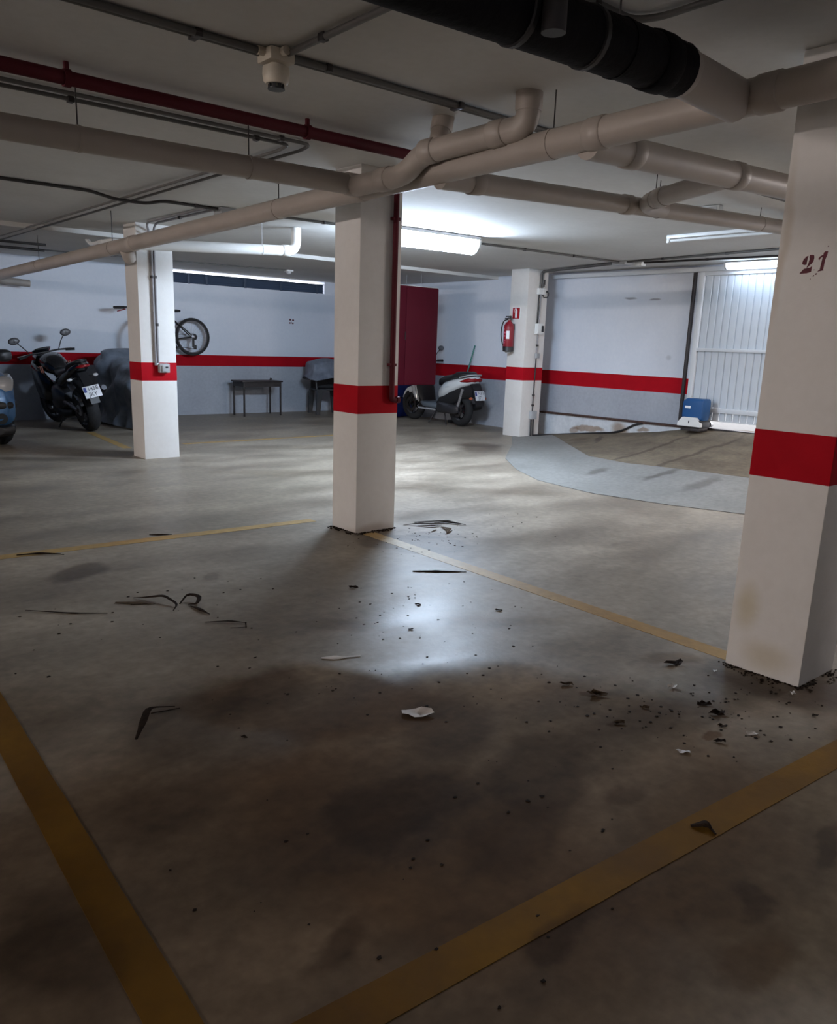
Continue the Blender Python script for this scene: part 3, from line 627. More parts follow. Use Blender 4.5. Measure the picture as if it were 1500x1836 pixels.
MB().box((-.012, -.02, .445), (.012, .085, .46), .004).box((-.012, -.02, .475), (.012, .07, .488), .004).box((-.012, -.03, .44), (.012, -.012, .49), .004).obj('trigger_handle', M['black'], t)
MB().tube(bend([(0, .02, .44), (-.01, .10, .425), (-.02, .135, .33), (-.02, .14, .20), (-.01, .115, .10), (0, .095, .05)], .1, 5), .009, 8).obj('hose', M['black'], t, 60)
MB().cyl((0, .096, .075), (0, .088, .015), .013, 12, .016).obj('nozzle', M['black'], t)
MB().cyl((-.03, -.016, .44), (-.012, -.012, .44), .014, 12).obj('pressure_gauge', M['chrome'], t)
MB().box((.07, -.03, .30), (.0875, .03, .38), .003).obj('wall_bracket', M['darksteel'], t)
# sign above it
t = thing('extinguisher_sign', 'small red extinguisher sign on the rear column above the extinguisher', 'sign', (9.041, 8.452, 1.80))
MB().box((-.0025, -.078, -.085), (.0015, .078, .085)).obj('border', M['plate'], t, 0); MB().box((-.0035, -.070, -.078), (0, .070, .078)).obj('panel', M['sign_red'], t, 0)
g = MB(); g.prism([(-.022, -.065), (.018, -.065), (.018, .035), (.010, .05), (-.014, .05), (-.022, .035)], 'x', -.0045, -.0035)
g.prism([(-.012, .052), (.006, .052), (.03, .06), (.028, .068), (-.014, .066)], 'x', -.0045, -.0035); g.prism([(.03, .06), (.036, .05), (.036, .01), (.031, .01), (.031, .045), (.026, .058)], 'x', -.0045, -.0035)
g.obj('pictogram', M['plate'], t, 0)
# boxes and cables on the right face (y = 8.247) of the rear column
fy = 8.247
t, a, b = jbox('white junction box high on the rear column, above the sockets', (9.225, fy - .055, 2.075), (9.375, fy - .001, 2.165), 'white_plastic')
MB().box((.0, a.y - .004, a.z + .01), (b.x - .01, a.y + .002, b.z - .01), .002).obj('cover', M['white_plastic'], t)
MB().cyl((.075, -.02, .0), (.11, -.02, .0), .014, 10).obj('cable_gland', M['black'], t)
MB().tube(bend([(.10, -.02, 0), (.135, -.02, -.01), (.13, -.02, -.075), (.03, -.02, -.085), (.02, -.02, -.05)], .03), .006, 8).obj('cable_loop', M['black'], t, 60)
t = thing('cable_coupler', 'small black coupler on the conduit at the top of the rear column', 'connector', (9.34, fy - .03, 2.25))
MB().cyl((0, 0, -.035), (0, 0, .035), .022, 12).obj('body', M['black'], t); MB().cyl((0, 0, -.06), (0, 0, -.033), .014, 10).obj('collar', M['black'], t)
t, a, b = jbox('white switch box with dark rocker at mid height on the rear column', (9.235, fy - .07, 1.525), (9.36, fy - .001, 1.665), 'white_plastic', 'switch_box', 'switch')
MB().box((.01, a.y - .008, -.05), (.055, a.y + .002, .04), .004).obj('rocker', M['black'], t); MB().box((-.07, a.y + .01, -.085), (.04, b.y, -.066), .003).obj('base_flange', M['white_plastic'], t)
t, a, b = jbox('small grey socket just above the red band on the rear column', (9.27, fy - .045, 1.165), (9.34, fy - .001, 1.235), 'grey_plastic', 'socket_box', 'socket')
MB().cyl((0, a.y - .002, 0), (0, a.y - .014, 0), .022, 14).obj('socket_cap', M['grey_plastic'], t)
t, a, b = jbox('grey junction box near the floor on the rear column', (9.225, fy - .06, .262), (9.345, fy - .001, .385), 'grey_plastic')
MB().box((a.x + .01, a.y - .004, a.z + .01), (b.x - .01, a.y + .002, b.z - .01), .002).obj('cover', M['grey_plastic'], t)
conduit('grey conduit from the high white box down to the switch box on the rear column', [(9.31, fy - .015, 2.08), (9.30, fy - .015, 1.66)], .012, m='conduit_lit')
conduit('dark cable beside the conduit on the rear column', [(9.27, fy - .012, 2.08), (9.265, fy - .012, 1.66)], .008, (), 'black')
conduit('thin grey conduit from the switch box down to the small socket on the rear column', [(9.30, fy - .014, 1.53), (9.30, fy - .014, 1.23)], .010, [(9.30, fy - .014, 1.35)], m='conduit_lit')
conduit('thin dark conduit crossing the red band down to the low box on the rear column', [(9.295, fy - .014, 1.17), (9.285, fy - .014, .38)], .008, [(9.285, fy - .014, .62), (9.285, fy - .014, .47)], 'darksteel')
for (x, s) in ((9.255, 'left'), (9.31, 'right')):
    conduit('black cable from the low box to the floor at the rear column, %s one' % s, [(x, fy - .025, .27), (x, fy - .03, .004)], .011, (), 'black')
MBp = conduit('black cable lying along the curb from the rear column towards the gate', [(9.30, fy - .05, .02), (9.62, 8.12, .018), (9.74, 7.9, .05), (9.765, 7.4, .115), (9.77, 7.0, .165), (9.772, 6.72, .31), (9.775, 6.60, .335)], .015, (), 'black', bendr=.15)
# socket box on the left column (face y = 8.501)
t, a, b = jbox('grey socket box on the red band of the left column', (3.572, 8.44, .925), (3.682, 8.500, 1.02), 'grey_plastic', 'socket_box', 'socket')
MB().box((a.x + .02, a.y - .014, a.z + .012), (b.x - .03, a.y + .002, b.z - .02), .004).obj('hinged_lid', M['grey_plastic'], t); MB().box((.0, a.y - .017, .0), (.03, a.y - .012, .018), .002).obj('latch', M['black'], t)
MB().box((-.075, -.0, .03), (-.055, .03, .05), .003).obj('conduit_clip', M['white_plastic'], t)

# gate motor
t = thing('gate_motor', 'blue gate motor with grey base at the foot of the white gate', 'motor', (9.60, 5.70, .335))
MB().loft([(-.15, 0, .27, .085, .125), (-.14, 0, .275, .10, .14), (.10, 0, .275, .10, .14), (.14, 0, .27, .09, .125)], 24, 5).xf(Matrix.Rotation(PI / 2, 4, 'Z')).obj('cover', M['blue_box'], t, 40)
MB().prism([(-.165, .06), (.165, .06), (.165, .10), (.10, .175), (-.09, .175), (-.165, .10)], 'x', -.145, -.095).xf(Matrix.Diagonal((1, 1, 1, 1))).obj('front_plate', M['white_plastic'], t, 30)
MB().box((-.13, -.15, .04), (.12, .15, .14), .01).obj('base', M['black'], t)
MB().box((-.11, -.13, .0), (.11, .13, .045), .004).obj('mounting_plate', M['darksteel'], t)
MB().box((-.106, .02, .285), (-.100, .10, .318), .002).obj('name_label', M['plate'], t)
MB().box((-.149, -.006, .10), (-.144, .006, .135), .001).obj('key_slot', M['ink'], t)
MB().cyl((.11, .03, .10), (.165, .03, .10), .03, 14).obj('pinion_gear', M['darksteel'], t)
# red locker
t = thing('wall_locker', 'tall dark red steel locker hung from the ceiling behind the middle column', 'locker', (8.36, 10.25, .67))
MB().box((-.50, -.25, 0), (.50, .25, 1.51), .006).obj('body', M['locker'], t)
for x0_, x1_ in ((-.502, -.156), (-.148, .502)): MB().box((x0_, -.262, .012), (x1_, -.250, 1.498), .004).obj('door', M['locker'], t)
MB().box((-.17, -.275, .70), (-.158, -.262, .82), .003).obj('handle', M['darksteel'], t)
MB().box((-.49, -.24, 1.51), (.50, .25, 1.518)).obj('top_sheet', M['white_plastic'], t, 0)
MB().box((.503, -.25, .0), (.511, .25, 1.51)).obj('side_trim', M['white_plastic'], t, 0)
for (x, y) in ((-.4, -.18), (.2, .18), (-.4, .18), (.2, -.18)): MB().cyl((x, y, 1.51), (x, y, CZ2 - .67), .003, 6).obj('hanger_rod', M['grey_plastic'], t)

# ------------------------------------------------------------------ vehicles
def tyre_prof(R, wdt, rim):
    h = wdt / 2
    return [(rim, -h * .8), (rim + (R - rim) * .5, -h), (R - h * .35, -h * .8), (R, -h * .3), (R, h * .3), (R - h * .35, h * .8), (rim + (R - rim) * .5, h), (rim, h * .8), (rim, -h * .8)]
def wheel(name, par, c, R, wdt, rim, spokes=5, rimmat='alloy', steer=0.0, disc=True):
    wh = bpy.data.objects.new(name, None); C.objects.link(wh); wh.parent = par; wh.location = c; wh.rotation_euler = (0, 0, steer)
    MB().lathe(tyre_prof(R, wdt, rim), (0, 0, 0), (0, 1, 0), 36).obj('tyre', M['rubber'], wh, 50)
    r = MB(); r.lathe([(rim - .02, -wdt * .35), (rim + .004, -wdt * .42), (rim + .004, wdt * .42), (rim - .02, wdt * .35), (rim - .02, -wdt * .35)], (0, 0, 0), (0, 1, 0), 32)
    r.cyl((0, -wdt * .5, 0), (0, wdt * .5, 0), rim * .22, 16)
    for k in range(spokes):
        a = 2 * PI * k / spokes; d = V((math.cos(a), 0, math.sin(a)))
        r.tube([d * rim * .15, d * (rim - .012)], [.018, .012], 6)
    r.obj('rim', M[rimmat], wh, 40)
    if disc: MB().lathe([(rim * .45, -.003), (rim * .72, -.003), (rim * .72, .003), (rim * .45, .003), (rim * .45, -.003)], (0, wdt * .5 + .02, 0), (0, 1, 0), 24).obj('brake_disc', M['darksteel'], wh, 40)
    return wh
def plate(par, mw, l1, l2, wd=.22, ht=.16, euro=True):
    p = bpy.data.objects.new('number_plate', None); C.objects.link(p); p.parent = par; p.matrix_local = mw
    MB().box((-wd / 2, -ht / 2, -.003), (wd / 2, ht / 2, .0), .001).obj('plate_sheet', M['plate'], p)
    MB().box((-wd / 2 + .006, .0, 0), (-wd / 2 + .042, ht / 2 - .012, .001)).obj('blue_strip', M['plate_blue'], p, 0)
    text_mesh('plate_characters', l1, .072, M['ink'], p, Matrix.Translation((.018, .037, .0012)))
    text_mesh('plate_characters', l2, .072, M['ink'], p, Matrix.Translation((.0, -.037, .0012)))
    return p
def mirror(par, base, top, cdir, r=.05, m='black'):
    k = bpy.data.objects.new('mirror', None); C.objects.link(k); k.parent = par
    MB().tube(bend([base, V(base).lerp(V(top), .5) + V((.02, 0, .02)), top], .05, 4), .007, 8).obj('mirror_stem', M[m], k, 60)
    MB().sphere(top, r, (.35, 1.25, .8)).obj('mirror_head', M[m], k, 60)
    MB().sphere(V(top) + V((-.010, 0, 0)), r * .9, (.2, 1.22, .76)).obj('mirror_glass', M['mirror_glass'], k, 60)

# --- white maxi scooter beside the right wall (local +X = front)
t = thing('scooter', 'white and black scooter parked along the far right wall under the red locker', 'scooter', (9.32, 9.83, 0), math.radians(86.5))
t.scale = (.965, .965, .965)
wheel('rear_wheel', t, (0, 0, .28), .28, .14, .17, 5, 'blackgloss')
wheel('front_wheel', t, (1.36, 0, .285), .285, .12, .18, 5, 'blackgloss', steer=.12)
MB().loft([(-.40, 0, .80, .03, .03), (-.36, 0, .80, .10, .06), (-.15, 0, .755, .16, .085), (.08, 0, .69, .185, .12), (.30, 0, .615, .185, .15), (.46, 0, .545, .15, .13), (.52, 0, .52, .10, .09)], 24, 2.6).obj('rear_fairing', M['white_gloss'], t, 50)
MB().loft([(-.34, 0, .60, .07, .10), (-.1, 0, .58, .13, .13), (.15, 0, .48, .16, .17), (.45, 0, .36, .15, .16), (.60, 0, .28, .13, .07)], 20, 2.8).obj('lower_body', M['black'], t, 50)
MB().loft([(-.28, 0, .88, .08, .03), (-.22, 0, .885, .14, .05), (.02, 0, .865, .165, .06), (.12, 0, .82, .165, .06), (.35, 0, .775, .155, .075), (.52, 0, .735, .10, .06), (.56, 0, .70, .07, .04)], 22, 2.5).obj('seat', M['black'], t, 60)
MB().tube(bend([(-.12, .165, .83), (-.34, .15, .88), (-.40, 0, .885), (-.34, -.15, .88), (-.12, -.165, .83)], .08), .013, 10).obj('grab_rail', M['grey_plastic'], t, 60)
MB().loft([(-.405, 0, .80, .05, .022), (-.385, 0, .80, .11, .035), (-.27, 0, .79, .168, .045), (-.16, 0, .77, .172, .03), (-.12, 0, .765, .165, .01)], 20, 2.6).obj('tail_light', M['red_lens'], t, 50)
MB().loft([(.46, 0, .30, .12, .05), (.55, 0, .315, .19, .055), (.85, 0, .315, .19, .05), (.98, 0, .36, .15, .05)], 18, 4).obj('floorboard', M['seatgrey'], t, 50)
MB().box((.50, .165, .232), (1.0, .195, .262), .008).box((.50, -.195, .232), (1.0, -.165, .262), .008).obj('side_trim', M['grey_plastic'], t)
MB().loft([(.90, 0, .34, .15, .06), (.98, 0, .46, .19, .14), (1.06, 0, .66, .19, .24), (1.14, 0, .72, .17, .24), (1.24, 0, .70, .12, .18), (1.30, 0, .66, .06, .10)], 22, 2.6).obj('leg_shield', M['black'], t, 50)
for s in (-1, 1):
    MB().loft([(1.00, s * .17, .40, .02, .05), (1.08, s * .185, .55, .025, .15), (1.18, s * .165, .66, .028, .19), (1.27, s * .12, .70, .03, .14), (1.33, s * .07, .70, .02, .06)], 12, 2.4).obj('front_side_panel', M['white_gloss'], t, 50)
MB().tube(bend([(1.02, .20, .40), (1.05, .21, .55), (1.10, .20, .74)], .1), .014, 8).obj('shield_trim', M['chrome'], t, 60)
fen = MB(); rings = []
for k in range(13):
    a = dg(18 + k * 11.5); R = .325; c = V((1.36 + R * math.cos(a), 0, .285 + R * math.sin(a)))
    n = V((math.cos(a), 0, math.sin(a))); wv = .075 * (1 - .35 * abs(k - 6) / 6)
    sk = .115 * (1 - .5 * (abs(k - 6) / 6) ** 2); rings.append([c - n * sk + V((0, -wv, 0)), c - n * .012 + V((0, -wv * .9, 0)), c + n * .008, c - n * .012 + V((0, wv * .9, 0)), c - n * sk + V((0, wv, 0)), c - n * .012 + V((0, 0, 0))])
vs = [[fen.b.verts.new(p) for p in r] for r in rings]
for i in range(12):
    for k in range(6): fen.b.faces.new((vs[i][k], vs[i][(k + 1) % 6], vs[i + 1][(k + 1) % 6], vs[i + 1][k]))
fen.b.faces.new(vs[0]); fen.b.faces.new(vs[-1][::-1])
fen.obj('front_fender', M['white_gloss'], t, 50)
for s in (-1, 1): MB().tube([(1.37, s * .085, .285), (1.27, s * .075, .60)], .022, 10).obj('fork_leg', M['black'], t, 60)
MB().cyl((1.27, 0, .56), (1.12, 0, 1.04), .035, 12).obj('steering_column', M['black'], t)
MB().loft([(1.02, 0, 1.06, .06, .03), (1.06, 0, 1.06, .15, .05), (1.14, 0, 1.05, .16, .075), (1.22, 0, 1.02, .10, .06), (1.25, 0, 1.0, .05, .03)], 18, 2.4).obj('handlebar_cover', M['black'], t, 50)
MB().tube(bend([(1.02, .36, 1.08), (1.08, .15, 1.06), (1.08, -.15, 1.06), (1.02, -.36, 1.08)], .08), .012, 10).obj('handlebar', M['black'], t, 60)
for s in (-1, 1):
    MB().cyl((1.035, s * .25, 1.075), (1.02, s * .37, 1.08), .018, 12).obj('grip', M['rubber'], t)
    MB().tube([(1.05, s * .22, 1.085), (1.10, s * .35, 1.085)], .006, 8).obj('brake_lever', M['steel'], t)
    mirror(t, (1.06, s * .19, 1.08), (1.05, s * .34, 1.30), -1, .055)
MB().prism([(-.30, .72), (-.40, .60), (-.47, .40), (-.49, .38), (-.44, .60), (-.36, .74)], 'y', -.09, .09).obj('rear_mudguard', M['black'], t, 0)
plate(t, frame((-.462, 0, .545), (0, -1, 0), (.30, 0, 1)) @ Matrix.Translation((0, 0, .012)), '7431', 'JTJ', .21, .16)
for s in (-1, 1): MB().sphere((-.42, s * .15, .50), .03, (1.2, 1, .8)).obj('turn_signal', M['orange'], t, 60)
MB().loft([(-.32, -.17, .36, .03, .03), (-.28, -.17, .36, .065, .065), (.12, -.17, .28, .06, .06), (.16, -.17, .27, .03, .03)], 16, 2.2).obj('silencer', M['black'], t, 50)
MB().loft([(-.08, .13, .28, .02, .05), (0, .14, .285, .05, .08), (.45, .13, .30, .05, .10), (.52, .12, .31, .02, .05)], 16, 2.8).obj('engine_cover', M['alloy'], t, 50)
MB().tube([(-.02, .11, .30), (-.16, .12, .64)], .024, 10).obj('shock_absorber', M['steel'], t, 60)
MB().tube([(.52, .14, .24), (.60, .24, .012)], .011, 8).obj('side_stand', M['darksteel'], t, 60)
MB().tube([(.30, .12, .20), (.22, .14, .012), (.18, .17, .012)], .013, 8).obj('centre_stand', M['darksteel'], t, 60)
text_mesh('model_mark_strip', '~~~~', .05, M['ink'], t, frame((.18, .187, .66), (-1, 0, .08), (0, 0, 1)))

# --- black motorcycle by the far wall (seen from behind, front to the wall)
ang = math.radians(91)
t = thing('motorcycle', 'black sport motorcycle parked by the far wall, tail towards the viewer', 'motorcycle', (3.81, 11.36, 0), ang)
t.rotation_euler = (dg(-12), 0, ang)
WB = 1.33
wheel('rear_wheel', t, (0, 0, .31), .31, .17, .21, 5, 'blackgloss'); wheel('front_wheel', t, (WB, 0, .30), .30, .12, .21, 5, 'alloy', steer=.25)
for s in (-1, 1):
    MB().tube([(WB, s * .095, .30), (WB - .26, s * .095, .90)], .024, 10).obj('fork_leg', M['blackgloss'], t, 60)
    MB().tube([(0, s * .11, .31), (.28, s * .10, .36), (.50, s * .10, .40)], [.03, .035, .04], 8).obj('swingarm', M['alloy'], t, 60)
MB().loft([(.62, 0, .80, .06, .06), (.70, 0, .86, .13, .12), (.88, 0, .90, .165, .15), (1.02, 0, .90, .15, .13), (1.10, 0, .88, .09, .08)], 22, 2.3).obj('fuel_tank', M['blackgloss'], t, 60)
MB().loft([(-.32, 0, .97, .03, .015), (-.28, 0, .965, .08, .03), (-.05, 0, .92, .13, .04), (.02, 0, .85, .14, .04), (.35, 0, .80, .15, .045), (.62, 0, .80, .09, .05)], 20, 2.6).obj('seat', M['black'], t, 60)
MB().loft([(-.36, 0, .93, .03, .02), (-.30, 0, .915, .09, .045), (0, 0, .83, .13, .08), (.35, 0, .70, .15, .10), (.6, 0, .66, .12, .08)], 20, 2.6).obj('tail_fairing', M['blackgloss'], t, 50)
MB().loft([(-.375, 0, .91, .03, .012), (-.35, 0, .908, .075, .024), (-.28, 0, .90, .095, .02)], 16, 2.6).obj('tail_light', M['red_lens'], t, 50)
for s in (-1, 1):
    MB().loft([(.72, s * .14, .55, .03, .14), (.85, s * .19, .62, .05, .22), (1.08, s * .21, .68, .05, .26), (1.24, s * .15, .78, .05, .18), (1.36, s * .08, .84, .04, .09)], 16, 2.6).obj('side_fairing', M['blackgloss'], t, 50)
    for k in range(3):
        MB().box((.74 + k * .085, s * .185 - .004, .80 - k * .01), (.775 + k * .085, s * .185 + .004, .90 - k * .01), .002).xf(Matrix.Translation((0, s * .012, 0))).obj('orange_decal', M['orange'], t)
MB().loft([(1.16, 0, .92, .14, .12), (1.26, 0, .94, .15, .13), (1.38, 0, .90, .12, .10), (1.47, 0, .86, .05, .05)], 20, 2.4).obj('nose_fairing', M['blackgloss'], t, 50)
MB().loft([(1.14, 0, 1.10, .11, .012), (1.24, 0, 1.07, .13, .03), (1.36, 0, .99, .09, .02)], 18, 2.3).obj('windscreen', M['glass_dark'], t, 60)
MB().loft([(.42, 0, .42, .12, .10), (.55, 0, .46, .17, .18), (.80, 0, .46, .18, .20), (.95, 0, .48, .14, .16)], 18, 3.5).obj('engine_block', M['alloy'], t, 40)
MB().loft([(.35, 0, .24, .10, .05), (.6, 0, .22, .16, .08), (.95, 0, .28, .15, .10), (1.05, 0, .36, .10, .08)], 18, 2.8).obj('belly_pan', M['black'], t, 50)
MB().tube([(.62, -.15, .28), (.30, -.17, .33), (.10, -.19, .42)], .026, 10).obj('exhaust_pipe', M['steel'], t, 60)
MB().tube([(.14, -.19, .40), (.08, -.20, .43), (-.22, -.215, .56), (-.26, -.215, .575)], [.03, .05, .05, .035], 14).obj('silencer', M['alloy'], t, 60)
MB().tube(bend([(1.00, .38, 1.02), (1.08, .2, 1.05), (1.10, 0, 1.04), (1.08, -.2, 1.05), (1.00, -.38, 1.02)], .08), .012, 10).obj('handlebar', M['black'], t, 60)
for s in (-1, 1):
    MB().cyl((1.035, s * .27, 1.035), (1.0, s * .39, 1.02), .018, 12).obj('grip', M['rubber'], t)
    MB().tube([(1.07, s * .23, 1.05), (1.10, s * .38, 1.04)], .006, 8).obj('lever', M['steel'], t)
    mirror(t, (1.10, s * .20, 1.05), (1.12, s * .36, 1.26), -1, .062)
    MB().tube([(-.16, s * .07, .76), (-.18, s * .16, .75)], .008, 8).obj('signal_stem', M['black'], t); MB().sphere((-.185, s * .175, .75), .026, (.8, 1.4, .8)).obj('turn_signal', M['lens'], t, 60)
    MB().cyl((.30, s * .10, .36), (.30, s * .20, .36), .014, 10).obj('foot_peg', M['darksteel'], t)
MB().prism([(-.16, .80), (-.34, .62), (-.42, .42), (-.44, .42), (-.37, .64), (-.22, .82)], 'y', -.06, .06).obj('plate_holder', M['black'], t, 0)
plate(t, frame((-.40, -.0, .57), (0, -1, .0), (.40, .0, 1)) @ Matrix.Translation((0, 0, .016)), '1458', 'JKY', .22, .16)
MB().prism([(.05, .66), (-.18, .56), (-.28, .42), (-.26, .42), (-.14, .58), (.05, .70)], 'y', -.075, .075).obj('rear_hugger', M['black'], t, 0)
fg = MB(); vs = []
for k in range(9):
    a = dg(35 + k * 13); c = V((WB + .32 * math.cos(a), 0, .30 + .32 * math.sin(a))); n = V((math.cos(a), 0, math.sin(a)))
    vs.append([fg.b.verts.new(p) for p in (c - n * .03 + V((0, -.07, 0)), c + n * .006 + V((0, -.05, 0)), c + n * .014, c + n * .006 + V((0, .05, 0)), c - n * .03 + V((0, .07, 0)), c - n * .006)])
for i in range(8):
    for k in range(6): fg.b.faces.new((vs[i][k], vs[i][(k + 1) % 6], vs[i + 1][(k + 1) % 6], vs[i + 1][k]))
fg.b.faces.new(vs[0]); fg.b.faces.new(vs[-1][::-1]); fg.obj('front_fender', M['blackgloss'], t, 50)
MB().tube([(.55, .13, .22), (.50, .27, .070)], .011, 8).obj('side_stand', M['darksteel'], t, 60)
MB().tube([(.02, .05, .42), (.34, .05, .68)], .028, 10).obj('shock_absorber', M['steel'], t, 60)
MB().lathe([(.06, -.012), (.075, -.012), (.075, .012), (.06, .012)], (0, .09, .31), (0, 1, 0), 24).obj('sprocket', M['steel'], t)

# --- draped covers
def drape(name, label, cat, secs, loc, rz, m, amp=.045, seed=0, freq=5.0, seg=64, ground=True, group=None):
    """cloth hull: sections along local X (x, half width top, half width bottom, top z, bottom z) with folds"""
    mb = MB(); nx = 40; rings = []
    xs = [s[0] for s in secs]
    def ev(x):
        for a, b in zip(secs, secs[1:]):
            if a[0] <= x <= b[0]:
                u = (x - a[0]) / (b[0] - a[0]); u = u * u * (3 - 2 * u); return [p + (q - p) * u for p, q in zip(a, b)]
        return secs[-1]
    for i in range(nx + 1):
        x = xs[0] + (xs[-1] - xs[0]) * i / nx; _, wt, wb, zt, zb = ev(x); ring = []
        for k in range(seg + 1):
            u = k / seg * 2 - 1; s = abs(u)
            if s < .3: y = math.copysign(wt * (s / .3) ** .9, u); z = zt - .05 * (s / .3) ** 3
            else:
                v = (s - .3) / .7; y = math.copysign(wt + (wb - wt) * v ** .8, u); z = zt - .05 - (zt - .05 - zb) * v
            p = V((x, y, z)); v = max(0, (s - .2) / .8)
            f = noise.noise(V((x * freq + seed, z * 1.6, u * 1.5))) * amp * (.3 + v) + noise.noise(V((x * 2.2 - z * 4 + seed, z * 3 + x, u))) * amp * .9
            dirv = V((0, math.copysign(1, u), .3)) if s > .15 else V((0, 0, .6))
            p += dirv * f; p.x += noise.noise(V((z * 4, x * 3, seed + u * 2))) * amp * .5
            if p.z < .006: p.z = .006
            ring.append(mb.b.verts.new(p))
        rings.append(ring)
    for i in range(nx):
        for k in range(seg): mb.b.faces.new((rings[i][k], rings[i + 1][k], rings[i + 1][k + 1], rings[i][k + 1]))
    for r in (rings[0], rings[-1]):
        c = sum((v.co for v in r), V()) / len(r); c.z = (r[0].co.z + r[seg // 2].co.z) / 2; cv = mb.b.verts.new(c + V(((xs[0] - .04) - xs[0] if r is rings[0] else .04, 0, 0)))
        for k in range(seg): mb.b.faces.new((r[k], r[k + 1], cv))
    o = mb.obj(name, m, None, 80); o.location = loc; o.rotation_euler = (0, 0, rz)
    return tag(o, label, cat, group)
drape('covered_motorbike', 'motorbike under a creased slate-grey tarpaulin between the black motorcycle and left column', 'cover',
      [(-.95, .10, .20, .62, .08), (-.75, .16, .30, .82, .03), (-.3, .20, .34, .88, .02), (.15, .20, .36, .98, .02), (.42, .34, .40, 1.10, .04), (.58, .30, .36, 1.06, .04), (.80, .14, .28, .74, .03), (.95, .08, .18, .50, .03)],
      (4.62, 11.95, 0), math.radians(86), M['tarp'], .115, 3, 5.5)
# dark plastic chair with a cover sheet on it
t = thing('garden_chair', 'dark plastic garden chairs stacked by the far wall under a grey sheet', 'chair', (8.46, 12.55, 0), -.25)
MB().loft([(-.24, 0, .44, .20, .015), (-.2, 0, .445, .24, .02), (.2, 0, .45, .25, .02), (.25, 0, .445, .22, .015)], 20, 5).obj('seat', M['black'], t, 50)
bk = MB(); bk.prism([(-.23, .44), (.23, .44), (.21, .92), (.12, .96), (-.12, .96), (-.21, .92)], 'y', .20, .225).obj('backrest', M['black'], t, 30)
for sx in (-1, 1):
    for sy in (-1, 1):
        MB().prism([(sx * .27, 0), (sx * .20, 0), (sx * .15, .44), (sx * .25, .44)], 'y', sy * .22 - .025, sy * .22 + .025).obj('leg', M['black'], t, 0)
    MB().tube(bend([(sx * .24, .20, .66), (sx * .26, -.18, .66), (sx * .255, -.22, .45)], .05), .02, 8).obj('armrest', M['black'], t, 60)
drape('cover_sheet', 'crumpled blue-grey sheet thrown over the dark garden chairs', 'cover', [(-.38, .16, .24, .74, .62), (-.30, .22, .30, .93, .60), (0, .24, .31, 1.0, .66), (.28, .23, .31, .98, .60), (.36, .18, .26, .9, .64)],
      (8.46, 12.55, .0), -.25, M['tarp2'], .06, 9, 6.0)

# side table
t = thing('side_table', 'small dark metal table with thin legs against the far wall', 'table', (7.12, 12.70, 0), .02)
MB().box((-.40, -.20, .575), (.40, .20, .60), .006).obj('tabletop', M['darksteel'], t)
MB().box((-.36, -.185, .50), (.36, -.170, .575)).box((-.36, .170, .50), (.36, .185, .575)).box((-.37, -.17, .50), (-.355, .17, .575)).box((.355, -.17, .50), (.37, .17, .575)).obj('apron', M['darksteel'], t)
for sx in (-1, 1):
    for sy in (-1, 1): MB().box((sx * .36 - .013, sy * .175 - .013, 0), (sx * .36 + .013, sy * .175 + .013, .575), .003).obj('leg', M['darksteel'], t)
MB().tube([(.30, .05, .60), (.31, .05, .635)], .02, 10).obj('knob', M['black'], t)

# bicycle hung on the wall, rear wheel right
t = thing('bicycle', 'black bicycle hung on the far wall behind the left column', 'bicycle', (6.05, 12.93, 1.30))
def bwheel(name, c, steer):
    wh = bpy.data.objects.new(name, None); C.objects.link(wh); wh.parent = t; wh.location = c; wh.rotation_euler = (0, 0, steer)
    MB().lathe([(.262, -.012), (.275, -.024), (.298, -.02), (.306, 0), (.298, .02), (.275, .024), (.262, .012), (.262, -.012)], (0, 0, 0), (0, 1, 0), 40).obj('tyre', M['rubber'], wh, 60)
    MB().lathe([(.248, -.011), (.264, -.011), (.264, .011), (.248, .011), (.248, -.011)], (0, 0, 0), (0, 1, 0), 40).obj('rim', M['alloy'], wh, 60)
    sp = MB()
    for k in range(24):
        a = 2 * PI * k / 24; sp.tube([(.02 * math.cos(a + .6), .02 * (-1) ** k, .02 * math.sin(a + .6)), (.25 * math.cos(a), 0, .25 * math.sin(a))], .0012, 4)
    sp.obj('spokes', M['steel'], wh, 0); MB().cyl((0, -.05, 0), (0, .05, 0), .022, 12).obj('hub', M['black'], wh)
bwheel('rear_wheel', (0, 0, 0), 0); bwheel('front_wheel', (-.93, -.05, -.05), .75)
bb, sh, st_, hb = V((-.40, 0, -.06)), V((-.28, 0, .40)), V((-.22, 0, .0)), V((-.80, 0, .36))
for n, p, r in (('down_tube', [bb, hb - V((0, 0, .06))], .022), ('seat_tube', [bb, V((-.33, 0, .28))], .018), ('top_tube', [V((-.33, 0, .26)), hb], .018), ('head_tube', [hb + V((-.02, 0, .05)), hb + V((.02, 0, -.1))], .024), ('seat_post', [V((-.33, 0, .28)), V((-.35, 0, .38))], .014)):
    MB().tube(p, r, 10).obj(n, M['blackgloss'], t, 60)
for s in (-1, 1):
    MB().tube([bb + V((0, s * .03, 0)), V((0, s * .055, 0))], .010, 8).obj('chain_stay', M['blackgloss'], t, 60)
    MB().tube([V((-.33, s * .02, .26)), V((0, s * .055, 0))], .010, 8).obj('seat_stay', M['blackgloss'], t, 60)
    MB().tube([hb + V((.0, s * .03, -.1)), V((-.93, -.05 + s * .045, -.05))], .014, 8).obj('fork_leg', M['blackgloss'], t, 60)
MB().loft([(-.48, 0, .395, .02, .012), (-.38, 0, .40, .04, .02), (-.26, 0, .405, .075, .024), (-.22, 0, .405, .06, .02)], 16, 2.4).obj('saddle', M['black'], t, 60)
